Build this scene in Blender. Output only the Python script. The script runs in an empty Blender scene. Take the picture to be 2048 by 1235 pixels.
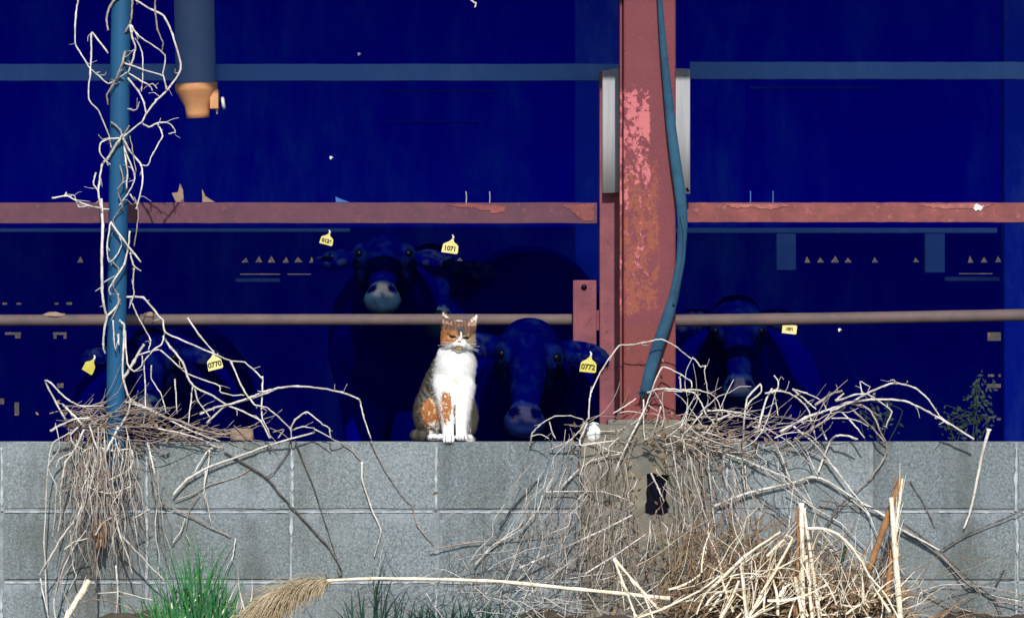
import bpy, bmesh, math, random
import numpy as np
from mathutils import Vector, Matrix, Euler

random.seed(11); np.random.seed(11)
R = math.radians
scene = bpy.context.scene
C = scene.collection

# ------------------------------------------------------------------ camera
CAM_Y, CAM_Z, SPX, SH = -12.0, 0.6, 725.0, 0.283
cam_d = bpy.data.cameras.new('camera'); cam = bpy.data.objects.new('camera', cam_d); C.objects.link(cam)
cam.location = (0, CAM_Y, CAM_Z); cam.rotation_euler = (R(90), 0, 0)
cam_d.sensor_width = 36; cam_d.lens = 36*12/(2048/SPX); cam_d.shift_y = SH/(2048/SPX)
cam_d.clip_start = .1; cam_d.clip_end = 3000
scene.camera = cam

# ------------------------------------------------------------------ light
SUN_EL, SUN_AZ = R(34.3), R(1.5)          # azimuth: to the right of the line from the wall to the camera
sun_dir = Vector((math.sin(SUN_AZ)*math.cos(SUN_EL), -math.cos(SUN_AZ)*math.cos(SUN_EL), math.sin(SUN_EL)))
sd = bpy.data.lights.new('sun', 'SUN'); sd.energy = 4.2; sd.angle = R(.5); sd.color = (1, .96, .9)
so = bpy.data.objects.new('sun', sd); C.objects.link(so); so.rotation_euler = sun_dir.to_track_quat('Z', 'Y').to_euler()
so.location = sun_dir*30
w = bpy.data.worlds.new('World'); scene.world = w; w.use_nodes = True
nt = w.node_tree; nt.nodes.clear()
o_ = nt.nodes.new('ShaderNodeOutputWorld'); b_ = nt.nodes.new('ShaderNodeBackground'); s_ = nt.nodes.new('ShaderNodeTexSky')
s_.sky_type = 'NISHITA'; s_.sun_disc = False; s_.sun_elevation = SUN_EL; s_.sun_rotation = math.pi - SUN_AZ
s_.air_density = 1.2; s_.dust_density = .4; s_.ozone_density = 2.0
b_.inputs[1].default_value = .14
nt.links.new(s_.outputs[0], b_.inputs[0]); nt.links.new(b_.outputs[0], o_.inputs[0])
scene.view_settings.view_transform = 'Standard'; scene.view_settings.look = 'None'
scene.view_settings.exposure = 0; scene.view_settings.gamma = 1

# ------------------------------------------------------------------ helpers
def P(px, py, Y=0.0):
    """world point at depth Y (metres behind the wall face) seen at photo pixel px, py"""
    s = (Y-CAM_Y)/12
    return Vector(((px-1024)/SPX*s, Y, CAM_Z+((617.5-py)/SPX+SH)*s))

def mesh(name, verts, faces, smooth=False):
    m = bpy.data.meshes.new(name); m.from_pydata([tuple(v) for v in verts], [], faces); m.update()
    if smooth: m.shade_smooth()
    return m

def link(name, me, mat=None, parent=None):
    o = bpy.data.objects.new(name, me); C.objects.link(o)
    if mat and not me.materials: me.materials.append(mat)
    if parent:
        o.parent = parent; bpy.context.view_layer.update() if False else None
        o.matrix_parent_inverse = Matrix.Translation(parent.location).inverted() if parent.rotation_euler == Euler((0,0,0)) else parent.matrix_basis.inverted()
    return o

def empty(name, loc, label=None, cat=None, group=None):
    o = bpy.data.objects.new(name, None); C.objects.link(o); o.location = loc; o.empty_display_size = .05
    tag(o, label, cat, group); return o

def tag(o, label=None, cat=None, group=None, kind=None):
    if label: o['label'] = label
    if cat: o['category'] = cat
    if group: o['group'] = group
    if kind: o['kind'] = kind
    return o

def bm_done(bm, name, smooth=False):
    me = bpy.data.meshes.new(name); bm.normal_update(); bm.to_mesh(me); bm.free()
    if smooth: me.shade_smooth()
    return me

def box_bm(x0, x1, y0, y1, z0, z1, bevel=0.0, seg=2):
    bm = bmesh.new(); bmesh.ops.create_cube(bm, size=1)
    for v in bm.verts:
        v.co = Vector((x0 if v.co.x < 0 else x1, y0 if v.co.y < 0 else y1, z0 if v.co.z < 0 else z1))
    if bevel: bmesh.ops.bevel(bm, geom=bm.edges[:], offset=bevel, segments=seg, affect='EDGES', profile=.5)
    return bm

def box(name, x0, x1, y0, y1, z0, z1, mat, parent=None, bevel=0.0):
    return link(name, bm_done(box_bm(x0, x1, y0, y1, z0, z1, bevel), name), mat, parent)

def catmull(pts, per=5):
    pts = [Vector(p) for p in pts]
    if len(pts) < 3: return [pts[0].lerp(pts[-1], i/per) for i in range(per+1)]
    out = []
    for i in range(len(pts)-1):
        p0 = pts[max(i-1, 0)]; p1 = pts[i]; p2 = pts[i+1]; p3 = pts[min(i+2, len(pts)-1)]
        for k in range(per):
            t = k/per
            a = 2*p1; b = (p2-p0)*.6; 
            m1 = (p2-p0)*.27; m2 = (p3-p1)*.27
            t2, t3 = t*t, t*t*t
            out.append((2*t3-3*t2+1)*p1+(t3-2*t2+t)*m1+(-2*t3+3*t2)*p2+(t3-t2)*m2)
    out.append(pts[-1]); return out

def tube_data(pts, radii, n=6, V=None, F=None, cap=True):
    """append a tube to vertex / face lists"""
    V = [] if V is None else V; F = [] if F is None else F
    base = len(V); ref = Vector((.31, -.92, .23)).normalized()
    for i, p in enumerate(pts):
        t = (pts[min(i+1, len(pts)-1)]-pts[max(i-1, 0)])
        t = t.normalized() if t.length > 1e-9 else Vector((0, 0, 1))
        a = t.cross(ref)
        if a.length < 1e-3: a = t.cross(Vector((1, 0, 0)))
        a.normalize(); b = t.cross(a)
        for k in range(n):
            an = 2*math.pi*k/n
            V.append(p+(a*math.cos(an)+b*math.sin(an))*radii[i])
    for i in range(len(pts)-1):
        for k in range(n):
            F.append((base+i*n+k, base+i*n+(k+1) % n, base+(i+1)*n+(k+1) % n, base+(i+1)*n+k))
    if cap:
        F.append(tuple(base+k for k in range(n))[::-1]); F.append(tuple(base+(len(pts)-1)*n+k for k in range(n)))
    return V, F

def lathe(name, prof, mat, parent=None, n=28, M=None, smooth=True):
    V, F = [], []
    for r, z in prof:
        for k in range(n):
            a = 2*math.pi*k/n; V.append(Vector((r*math.cos(a), r*math.sin(a), z)))
    for i in range(len(prof)-1):
        for k in range(n): F.append((i*n+k, i*n+(k+1) % n, (i+1)*n+(k+1) % n, (i+1)*n+k))
    if M: V = [M @ v for v in V]
    return link(name, mesh(name, V, F, smooth), mat, parent)

# ------------------------------------------------------------------ materials
class NT:
    def __init__(s, name, rough=.8, spec=.3, coord='Object'):
        s.m = bpy.data.materials.new(name); s.m.use_nodes = True; s.t = s.m.node_tree
        s.b = s.t.nodes['Principled BSDF']; s.b.inputs['Roughness'].default_value = rough
        s.b.inputs['Specular IOR Level'].default_value = spec
        s.tc = s.t.nodes.new('ShaderNodeTexCoord').outputs[coord]
    def noise(s, scale, detail=5, rough=.6, stretch=None, seed=0):
        n = s.t.nodes.new('ShaderNodeTexNoise'); n.inputs['Scale'].default_value = scale
        n.inputs['Detail'].default_value = detail; n.inputs['Roughness'].default_value = rough
        mp = s.t.nodes.new('ShaderNodeMapping'); mp.inputs['Location'].default_value = (seed*3.1, seed*1.7, seed*2.3)
        if stretch: mp.inputs['Scale'].default_value = stretch
        s.t.links.new(s.tc, mp.inputs[0]); s.t.links.new(mp.outputs[0], n.inputs[0]); return n.outputs['Fac']
    def ramp(s, fac, a, b):
        r = s.t.nodes.new('ShaderNodeMapRange'); r.inputs[1].default_value = a; r.inputs[2].default_value = b
        s.t.links.new(fac, r.inputs[0]); return r.outputs[0]
    def math(s, op, a, b):
        r = s.t.nodes.new('ShaderNodeMath'); r.operation = op; r.use_clamp = op in ('MULTIPLY', 'ADD')
        for i, v in enumerate((a, b)):
            if isinstance(v, (int, float)): r.inputs[i].default_value = v
            else: s.t.links.new(v, r.inputs[i])
        return r.outputs[0]
    def mix(s, fac, a, b):
        r = s.t.nodes.new('ShaderNodeMix'); r.data_type = 'RGBA'
        for i, v in ((0, fac), (6, a), (7, b)):
            if isinstance(v, (int, float)): r.inputs[i].default_value = v
            elif isinstance(v, tuple): r.inputs[i].default_value = (*v, 1)
            else: s.t.links.new(v, r.inputs[i])
        return r.outputs[2]
    def axis(s, i):
        x = s.t.nodes.new('ShaderNodeSeparateXYZ'); s.t.links.new(s.tc, x.inputs[0]); return x.outputs[i]
    def attr(s, name):
        a = s.t.nodes.new('ShaderNodeAttribute'); a.attribute_name = name; return a.outputs['Color']
    def rnd(s):
        return s.t.nodes.new('ShaderNodeObjectInfo').outputs['Random']
    def bump(s, h, strength=.3, dist=.003):
        b = s.t.nodes.new('ShaderNodeBump'); b.inputs['Strength'].default_value = strength; b.inputs['Distance'].default_value = dist
        s.t.links.new(h, b.inputs['Height']); s.t.links.new(b.outputs[0], s.b.inputs['Normal'])
    def col(s, c):
        if isinstance(c, tuple): s.b.inputs['Base Color'].default_value = (*c, 1)
        else: s.t.links.new(c, s.b.inputs['Base Color'])
        return s.m

def simple(name, c1, c2, scale=20, rough=.8, bump=.3, dist=.002, spec=.3, stretch=None, metal=0):
    n = NT(name, rough, spec); f = n.noise(scale, 6, .65, stretch)
    n.b.inputs['Metallic'].default_value = metal
    if bump: n.bump(n.noise(scale*2.2, 5, .6, stretch, 4), bump, dist)
    return n.col(n.mix(n.ramp(f, .35, .65), c1, c2))

def mat_block():
    n = NT('concrete_block', .95, .2, 'Generated'); n.tc = n.t.nodes.new('ShaderNodeNewGeometry').outputs['Position']
    sp = n.noise(120, 4, .75); fine = n.noise(260, 3, .8, None, 2); big = n.noise(2.2, 5, .6, None, 5); mid = n.noise(14, 5, .6, None, 7)
    c = n.mix(n.ramp(sp, .36, .64), (.102, .124, .130), (.255, .290, .305))
    c = n.mix(n.math('MULTIPLY', n.ramp(big, .45, .7), .55), c, (.105, .108, .085))
    c = n.mix(n.math('MULTIPLY', n.ramp(mid, .55, .75), .35), c, (.22, .23, .225))
    c = n.mix(n.math('MULTIPLY', n.ramp(fine, .58, .67), .85), c, (.50, .53, .54))
    c = n.mix(n.math('MULTIPLY', n.ramp(fine, .42, .32), .8), c, (.045, .055, .055))
    run = n.noise(9, 4, .6, (1, 1, .12), 8)
    c = n.mix(n.math('MULTIPLY', n.ramp(run, .52, .68), .5), c, (.075, .078, .068))
    z = n.axis(2); x = n.axis(0)
    for zj in (.3265, .132):
        bl = n.math('MULTIPLY', n.math('MULTIPLY', n.ramp(z, zj-.045, zj-.004), n.ramp(z, zj+.004, zj)), n.ramp(n.noise(22, 5, .7, (1, 1, .5), 12), .46, .60))
        c = n.mix(n.math('MULTIPLY', bl, .75), c, (.30, .325, .35))
    for xc, wd in ((-1.12, .20), (.42, .34)):       # brown root and rust staining behind the two vine masses
        d = n.math('ABSOLUTE', n.math('SUBTRACT', x, xc), 0); 
        c = n.mix(n.math('MULTIPLY', n.math('MULTIPLY', n.ramp(d, wd, wd*.3), n.ramp(n.noise(12, 6, .7, (1, 1, .4), 14), .40, .62)), .7), c, (.075, .066, .05))
    pt = n.ramp(n.noise(5, 6, .7, None, 21), .50, .66); c = n.mix(n.math('MULTIPLY', pt, .4), c, (.26, .285, .30))
    v = n.mix(n.rnd(), (.90, .92, .94), (1.20, 1.215, 1.23))
    mu = n.t.nodes.new('ShaderNodeMix'); mu.data_type = 'RGBA'; mu.blend_type = 'MULTIPLY'; mu.inputs[0].default_value = 1
    n.t.links.new(c, mu.inputs[6]); n.t.links.new(v, mu.inputs[7])
    n.bump(n.math('ADD', n.math('MULTIPLY', sp, .6), n.math('MULTIPLY', fine, .4)), .55, .003)
    return n.col(mu.outputs[2])

def mat_column():
    n = NT('red_steel_paint', .65, .25); z = n.axis(2); x = n.axis(0)
    fine = n.noise(75, 7, .78); med = n.noise(26, 6, .7, (1, 1, .5), 3); big = n.noise(7, 4, .6, (1, 1, .4), 6)
    base = n.mix(n.noise(11, 7, .75), (.125, .030, .043), (.215, .052, .064))
    def win(v, a, b, c, d): return n.math('MULTIPLY', n.ramp(v, a, b), n.ramp(v, d, c))
    xx = n.math('ADD', x, n.math('MULTIPLY', n.math('SUBTRACT', big, .5), .05))
    zz = n.math('ADD', z, n.math('MULTIPLY', n.math('SUBTRACT', med, .5), .12))
    c = n.mix(n.ramp(z, .262, .256), base, n.mix(n.noise(16, 6, .7, None, 9), (.14, .032, .036), (.22, .055, .05)))
    # rust bloom, strongest right of the chalky strip
    nm = n.math('ADD', n.math('MULTIPLY', med, .5), n.math('MULTIPLY', fine, .5))
    nr = n.math('ADD', n.math('MULTIPLY', n.noise(34, 6, .75, (1, 1, .5), 13), .5), n.math('MULTIPLY', n.noise(95, 5, .75, None, 15), .5))
    rz = n.math('MULTIPLY', win(xx, -.07, -.03, .025, .055), win(zz, .24, .30, .66, .98))
    rust = n.ramp(n.math('ADD', n.math('MULTIPLY', rz, .35), nr), .825, .87)
    c = n.mix(n.math('MULTIPLY', rust, .8), c, n.mix(n.noise(120, 4, .7), (.37, .105, .05), (.21, .055, .035)))
    gr = n.noise(240, 3, .8, (1, 1, .7), 17); c = n.mix(n.math('MULTIPLY', n.ramp(gr, .56, .66), .35), c, (.40, .13, .12)); c = n.mix(n.math('MULTIPLY', n.ramp(gr, .42, .34), .45), c, (.08, .02, .022))
    # chalky pink strip: nearly whole above, broken by rust below
    up = n.ramp(z, .45, .72)
    pz = n.math('MULTIPLY', win(xx, -.060, -.044, -.008, .024), win(zz, .235, .30, .90, 1.02))
    pink = n.ramp(n.math('ADD', n.math('ADD', nm, n.math('MULTIPLY', pz, .36)), n.math('MULTIPLY', n.math('MULTIPLY', pz, up), .10)), .815, .845)
    c = n.mix(n.math('MULTIPLY', pink, .92), c, n.mix(n.noise(30, 5, .7, None, 5), (.50, .135, .155), (.62, .185, .20)))
    chip = n.ramp(n.math('ADD', fine, n.math('MULTIPLY', rz, .05)), .66, .72)
    c = n.mix(n.math('MULTIPLY', chip, .6), c, (.66, .32, .27))
    pit = n.ramp(fine, .36, .30); c = n.mix(n.math('MULTIPLY', pit, .6), c, (.10, .025, .02))
    n.bump(n.math('ADD', n.math('MULTIPLY', pink, .4), n.math('MULTIPLY', fine, .5)), .7, .002)
    return n.col(c)

def mat_rust(name, c1, c2, c3):
    n = NT(name, .7, .3); f = n.noise(14, 6, .7); g = n.noise(55, 5, .7, None, 3)
    c = n.mix(n.ramp(f, .35, .65), c1, c2); c = n.mix(n.ramp(g, .58, .68), c, c3)
    n.bump(g, .4, .002); return n.col(c)

M_BLOCK = mat_block()
M_MORTAR = simple('pale_mortar', (.16, .178, .19), (.30, .33, .35), 22, .95, .4)
M_SMEAR = simple('lime_smear', (.27, .295, .32), (.52, .56, .60), 25, .95, .4)
M_COL = mat_column()
M_POST = mat_rust('rusty_mauve_steel', (.17, .050, .066), (.25, .075, .090), (.11, .036, .036))
M_RAIL = mat_rust('dark_mauve_rail', (.092, .036, .060), (.130, .046, .068), (.17, .060, .070))  # left rail, darker and more purple than the right one
M_RAIL2 = mat_rust('rusty_pink_rail', (.16, .046, .052), (.26, .075, .072), (.34, .12, .10))
M_PIPE = mat_rust('dusty_pipe', (.105, .080, .082), (.16, .11, .10), (.20, .085, .075))
M_ORANGE = simple('orange_plastic', (.52, .22, .10), (.62, .31, .14), 12, .5, .05)
M_SHADEPIPE = simple('shade_blue_pipe', (.085, .16, .34), (.12, .19, .36), 6, .6, .05)  # grey pipe given the blue it shows in shade
M_POLE = None
def mat_pole():
    n = NT('blue_enamel_pole', .55, .15); f = n.noise(7, 5, .7, (1, 1, .3)); g = n.noise(60, 5, .7, (1, 1, .25), 2)
    c = n.mix(n.ramp(f, .3, .7), (.012, .072, .17), (.020, .105, .22))
    c = n.mix(n.ramp(g, .66, .72), c, (.45, .47, .47)); n.bump(g, .2, .001); return n.col(c)
M_POLE = mat_pole()
M_HOSE = simple('blue_grey_hose', (.018, .050, .10), (.032, .10, .16), 10, .75, .3, .002, .1)
M_PLATE = simple('galvanised_sheet', (.27, .285, .32), (.40, .40, .405), 45, .85, .1, .001, .1, (1, 1, .06))
M_FOOT = mat_rust('old_footing_concrete', (.13, .128, .115), (.20, .175, .125), (.26, .255, .24))
M_NAVY = None
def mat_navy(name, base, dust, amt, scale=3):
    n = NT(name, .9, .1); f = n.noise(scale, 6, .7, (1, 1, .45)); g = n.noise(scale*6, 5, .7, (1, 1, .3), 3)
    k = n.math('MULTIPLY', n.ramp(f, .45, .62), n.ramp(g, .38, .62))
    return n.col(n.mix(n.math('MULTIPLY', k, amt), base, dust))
M_NAVY = mat_navy('navy_shade_sheet', (.0, .0, .86), (.03, .15, .90), .75, 1.4)  # blue base stands in for the navy tone of interior shade
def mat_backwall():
    n = NT('navy_shade_back_sheet', .9, .05); n.tc = n.t.nodes.new('ShaderNodeNewGeometry').outputs['Position']
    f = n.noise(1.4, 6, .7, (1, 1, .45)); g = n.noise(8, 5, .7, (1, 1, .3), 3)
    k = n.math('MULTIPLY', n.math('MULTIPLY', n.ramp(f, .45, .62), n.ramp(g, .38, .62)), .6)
    up = n.mix(k, (.0, .0, .84), (.015, .11, .88)); lo = n.mix(k, (.0, .0, .37), (.012, .06, .42))  # lower part coloured darker to stand in for deeper shade
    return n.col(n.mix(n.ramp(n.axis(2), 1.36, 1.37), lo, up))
M_BACK = mat_backwall()
M_NAVYSHADE = mat_navy('navy_shade_timber', (.004, .03, .55), (.05, .14, .60), .7, 3)  # timber coloured as it looks in navy shade
M_SHADESTEEL = mat_navy('blue_shade_steel', (.055, .14, .40), (.10, .19, .46), .8, 3)  # grey steel given the blue of skylit shade as its own colour
M_FLOOR = mat_navy('unseen_bounce_floor', (.0, .0, .40), (.004, .006, .40), .5, 3)  # unseen floor coloured blue to bounce blue light into the barn
M_TAG = simple('yellow_tag', (.60, .52, .06), (.70, .62, .16), 60, .5, .1)
M_TAGPALE = simple('pale_yellow_tag', (.72, .63, .20), (.80, .73, .34), 60, .5, .1)
M_INK = simple('tag_ink', (.035, .03, .008), (.05, .04, .01), 30, .6, 0)
M_EYE = simple('dark_eye', (.001, .001, .008), (.002, .002, .010), 30, .3, 0, 0, .1)
def mat_coat(name, rough=.85, bump=.4, scale=220, spec=.15):
    n = NT(name, rough, spec); g = n.noise(scale, 4, .7, (1, 1, .35)); n.bump(g, bump, .002); return n.col(n.attr('coat'))
M_CAT = mat_coat('cat_coat'); M_COW = mat_coat('cow_coat', .95, .5, 120, .0)
def mat_vine(name, c1, c2, c3):
    n = NT(name, .85, .2); f = n.noise(16, 4, .6); g = n.noise(70, 4, .7, None, 2)
    c = n.mix(n.ramp(f, .36, .60), c1, c2); c = n.mix(n.math('MULTIPLY', n.ramp(g, .52, .66), .75), c, c3); n.bump(g, .7, .0012)
    return n.col(c)
M_VINE = mat_vine('bleached_vine', (.50, .455, .405), (.78, .735, .67), (.30, .24, .19))
M_VINE2 = mat_vine('grey_brown_vine', (.26, .20, .165), (.44, .37, .31), (.12, .085, .065))
M_VINED = mat_vine('dark_vine', (.07, .055, .045), (.14, .11, .09), (.30, .26, .22))
M_STRAW = mat_vine('straw', (.78, .66, .47), (.90, .83, .69), (.46, .28, .12))
M_STRAWB = mat_vine('brown_straw', (.17, .105, .06), (.34, .23, .14), (.08, .048, .028))
M_REEDB = mat_vine('shaded_reed_side', (.26, .12, .05), (.40, .22, .10), (.16, .075, .03))
M_GRASS = mat_vine('green_grass', (.016, .10, .04), (.045, .20, .06), (.14, .32, .10))
M_GRASSD = mat_vine('dark_grass', (.010, .035, .026), (.018, .06, .036), (.04, .09, .05))
M_SOIL = simple('soil', (.05, .042, .032), (.11, .085, .06), 9, .95, .6, .01)
M_BARK = simple('stump_bark', (.13, .07, .04), (.30, .17, .09), 40, .9, .8, .004, .2, (1, 1, .3))
M_WOOD = simple('weathered_wood', (.22, .15, .11), (.34, .25, .19), 30, .9, .4, .002, .2, (.2, 1, 1))
M_WHITE = simple('white_scrap', (.62, .62, .62), (.74, .74, .73), 15, .8, .3)
M_BANK = mat_rust('clay_bank', (.025, .03, .032), (.075, .055, .04), (.34, .13, .055))
M_LEAF = simple('shade_dark_leaf', (.012, .028, .03), (.03, .05, .028), 30, .7, .2)  # leaf colour darkened to look shaded where the sun reaches
M_ROOF = simple('roof_sheet', (.0, .0, .85), (.0, .0, .92), 4, .8, 0)  # underside coloured blue to keep the interior shade navy

# ================================================================== SETTING
def ground():
    xs = np.unique(np.concatenate([np.linspace(-400, -4, 12), np.linspace(-3, 3, 121), np.linspace(4, 400, 12)]))
    ys = np.unique(np.concatenate([np.linspace(-400, -4, 12), np.linspace(-3, 0.3, 80), np.linspace(1, 400, 12)]))
    V, F = [], []
    for y in ys:
        for x in xs:
            z = 0
            if -3 <= x <= 3 and -3 <= y <= .3:
                k = min(1, (3-abs(x))*2)*min(1, (y+3))
                z = k*(.018*math.sin(5*x+1)+.014*math.sin(11*x+4*y)+.012*math.sin(17*x-9*y)+.010*math.sin(31*x+23*y)+.012)
            V.append((x, y, z))
    n = len(xs)
    for j in range(len(ys)-1):
        for i in range(n-1): F.append((j*n+i, j*n+i+1, (j+1)*n+i+1, (j+1)*n+i))
    o = link('ground', mesh('ground', V, F, True), M_SOIL); tag(o, kind='structure')
ground()
WT = .521                      # wall top
WTHICK = .19

fl = box('unseen_barn_floor', -9, 9, WTHICK+.03, 6.3, .06, .12, M_FLOOR); tag(fl, kind='structure')

# barn shell -------------------------------------------------------------
barn = empty('barn', (0, 3, 0), 'open fronted cattle barn with interior coloured as navy shade behind the block wall', 'barn')
def roof_part():
    # eave edge at y=-1 placed so that its shadow crosses the column near the top of the picture
    k = math.tan(SUN_EL)/math.cos(SUN_AZ)
    z0 = 1.735+k*1.0+.01
    V = [(-9.5, -1, z0), (9.5, -1, z0), (9.5, 6.6, z0+1.9), (-9.5, 6.6, z0+1.9)]
    V += [(x, y, z+.06) for x, y, z in V]
    F = [(0, 3, 2, 1), (4, 5, 6, 7), (0, 1, 5, 4), (1, 2, 6, 5), (2, 3, 7, 6), (3, 0, 4, 7)]
    link('roof', mesh('roof', V, F), M_ROOF, barn)
    for sx in (-9.3, 9.2):
        box('side_wall', sx, sx+.08, .2, 6.3, 0, z0+.2, M_NAVY, barn)
roof_part()
FW = 6.0
def far_wall():
    rect = []
    for a, b, c, d in ((1975, 2011, 664, 681), (1976, 1988, 748, 753), (1997, 2011, 748, 753), (1974, 2017, 767, 775), (1994, 2020, 835, 840),
                       (1972, 1990, 832, 836), (10, 42, 664, 669), (30, 41, 669, 676), (106, 133, 664, 669), (107, 113, 669, 677), (127, 133, 669, 677), (0, 8, 796, 808), (29, 38, 804, 830), (114, 127, 766, 775),
                       (5, 14, 605, 609), (33, 42, 605, 609), (109, 117, 605, 609), (133, 144, 604, 609), (480, 560, 547, 549), (575, 622, 547, 549),
                       (848, 862, 547, 549), (874, 888, 547, 549), (1918, 1985, 546, 548), (-120, -60, 664, 676), (2120, 2170, 700, 712)):
        rect.append((a, b, c, d, 0))
    for x in (490, 517, 543, 570, 597, 624, 650, 863, 892, 918, 1615, 1642, 1670, 1697, 1749, 1832, 1941, 1969, 1996, 160):
        w_ = random.uniform(5, 8.5); rect.append((x-w_, x+random.uniform(5, 8.5), 511+random.uniform(0, 4), 525-random.uniform(0, 1.5), 1))
    H = []
    for a, b, c, d, t in rect:
        p = P(a, d, FW); q = P(b, c, FW); H.append((p.x, q.x, p.z, q.z, t))
    xs = sorted(set([-9.3, 9.3]+[h[0] for h in H]+[h[1] for h in H])); zs = sorted(set([0., 4.4]+[h[2] for h in H]+[h[3] for h in H]))
    V, F = [], []
    def quad(x0, x1, z0, z1):
        b = len(V); V.extend([(x0, FW, z0), (x1, FW, z0), (x1, FW, z1), (x0, FW, z1)]); F.append((b, b+1, b+2, b+3))
    for j in range(len(zs)-1):
        z0, z1 = zs[j], zs[j+1]; zm = (z0+z1)/2; run = None
        for i in range(len(xs)-1):
            x0, x1 = xs[i], xs[i+1]; xm = (x0+x1)/2
            hole = any(h[0] < xm < h[1] and h[2] < zm < h[3] for h in H)
            if hole:
                if run is not None: quad(run, x0, z0, z1); run = None
            elif run is None: run = x0
        if run is not None: quad(run, xs[-1], z0, z1)
    for h in H:
        if h[4]:
            b = len(V); xm = (h[0]+h[1])/2+random.uniform(-.004, .004)
            V.extend([(h[0], FW, h[2]), (h[0], FW, h[3]), (xm, FW, h[3])]); F.append((b, b+2, b+1))
            V.extend([(h[1], FW, h[2]), (h[1], FW, h[3]), (xm, FW, h[3])]); F.append((b+3, b+4, b+5))
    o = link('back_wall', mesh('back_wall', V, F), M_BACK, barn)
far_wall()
bk = link('earth_bank', mesh('earth_bank', [(-25, 13, -1), (25, 13, -1), (25, 17, 4.2), (-25, 17, 4.2), (25, 40, 5), (-25, 40, 5)], [(0, 1, 2, 3), (3, 2, 4, 5)]), M_BANK)
tag(bk, kind='structure')
# inner timbers, deep in the shade
def inner(name, px0, px1, py0, py1, Y, d, mat):
    a = P(px0, py1, Y); b = P(px1, py0, Y); return box(name, a.x, b.x, Y, Y+d, a.z, b.z, mat, barn, .004)
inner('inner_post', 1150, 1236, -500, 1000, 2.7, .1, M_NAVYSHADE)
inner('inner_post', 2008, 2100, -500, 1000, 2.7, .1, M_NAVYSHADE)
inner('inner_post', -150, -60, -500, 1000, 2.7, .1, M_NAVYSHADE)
inner('inner_beam', 1300, 1995, 455, 466, 1.5, .05, M_SHADESTEEL)
inner('inner_beam', -100, 700, 456, 464, 1.5, .05, M_SHADESTEEL)
inner('feed_fence_bar', 1890, 2000, 553, 562, 3.0, .04, M_SHADESTEEL)
inner('feed_fence_bar', 845, 904, 553, 563, 3.0, .04, M_SHADESTEEL)
inner('feed_fence_bar', 470, 560, 556, 564, 3.0, .04, M_SHADESTEEL)
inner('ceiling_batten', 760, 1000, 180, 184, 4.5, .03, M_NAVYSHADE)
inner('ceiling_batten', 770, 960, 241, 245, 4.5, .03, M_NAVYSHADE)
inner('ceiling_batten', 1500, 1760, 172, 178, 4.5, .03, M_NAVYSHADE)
inner('stall_upright', 1553, 1592, 466, 540, 2.2, .05, M_SHADESTEEL)
inner('stall_upright', 1850, 1890, 466, 545, 2.2, .05, M_SHADESTEEL)

# block wall ----------------------------------------------------------------
wall = empty('block_wall', (0, 0, 0), 'low grey concrete block wall in stacked rows along the barn front', 'wall')
PITCH_X = 290/SPX; PITCH_Z = .1945
X583 = (583-1024)/SPX
PED = (P(1163, 0).x, P(1400, 0).x)
def block_mesh(w_, h_, seed):
    rr = random.Random(seed); bm = box_bm(-w_/2, w_/2, 0, WTHICK, -h_/2, h_/2)
    bmesh.ops.subdivide_edges(bm, edges=[e for e in bm.edges if abs((e.verts[0].co-e.verts[1].co).x) > .05], cuts=5)
    ed = [e for e in bm.edges if all(v.co.y < .001 for v in e.verts) and (all(abs(v.co.z) > h_/2-.001 for v in e.verts) or all(abs(v.co.x) > w_/2-.001 for v in e.verts))]
    bmesh.ops.bevel(bm, geom=ed, offset=.0035, segments=2, affect='EDGES')
    for v in bm.verts:
        if v.co.y < .02: v.co += Vector((rr.uniform(-1, 1), rr.uniform(-.6, .6), rr.uniform(-1, 1)))*.0010
    return bm_done(bm, 'block')
J = .008
full = [block_mesh(PITCH_X-J, PITCH_Z-J, i) for i in range(4)]
for c in range(3):
    zc = WT-PITCH_Z*(c+.5)
    for i in range(-4, 10):
        xc = X583+PITCH_X*(i+.5)
        if xc < -2.2 or xc > 2.2: continue
        o = link('block', full[(i*3+c) % 4], M_BLOCK, wall)
        o.location = (xc+random.uniform(-.001, .001), random.uniform(-.0015, .0015), zc); o.matrix_parent_inverse = Matrix()
box('mortar', -2.4, 2.4, .0045, WTHICK-.004, -.1, WT-.004, M_MORTAR, wall)
def mortar_smears():
    """uneven mortar that spills past the joints: thin irregular ribbons just proud of the block face"""
    V, F = [], []
    rr = random.Random(5)
    def ribbon(p, q, wbase):
        n = max(4, int((q-p).length/.012)); b = len(V); d = (q-p).normalized(); nrm = Vector((d.z, 0, -d.x))
        off = 0
        for i in range(n+1):
            off = off*.8+rr.uniform(-.0006, .0006)
            c = p.lerp(q, i/n)+nrm*off; w0 = wbase*rr.uniform(.25, 1.1)
            if rr.random() < .12: w0 *= .1
            V.extend([c-nrm*w0+Vector((0, -.0022, 0)), c+nrm*w0*rr.uniform(.5, 1.1)+Vector((0, -.0022, 0))])
        for i in range(n): F.append((b+2*i, b+2*i+2, b+2*i+3, b+2*i+1))
    for i in range(-4, 9):
        x = X583+PITCH_X*i
        for c in range(3):
            if rr.random() < .85: ribbon(Vector((x, 0, WT-.02-PITCH_Z*c)), Vector((x+rr.uniform(-.003, .003), 0, WT-PITCH_Z*(c+1))), .0050)
    for c in (1, 2, 3):
        for i in range(-4, 9):
            x = X583+PITCH_X*i
            if rr.random() < .8: ribbon(Vector((x+.01, 0, WT-PITCH_Z*c-.003)), Vector((x+PITCH_X-.01, 0, WT-PITCH_Z*c-.003)), .0030)
    link('mortar_smear', mesh('mortar_smear', V, F), M_SMEAR, wall)
mortar_smears()

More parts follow.
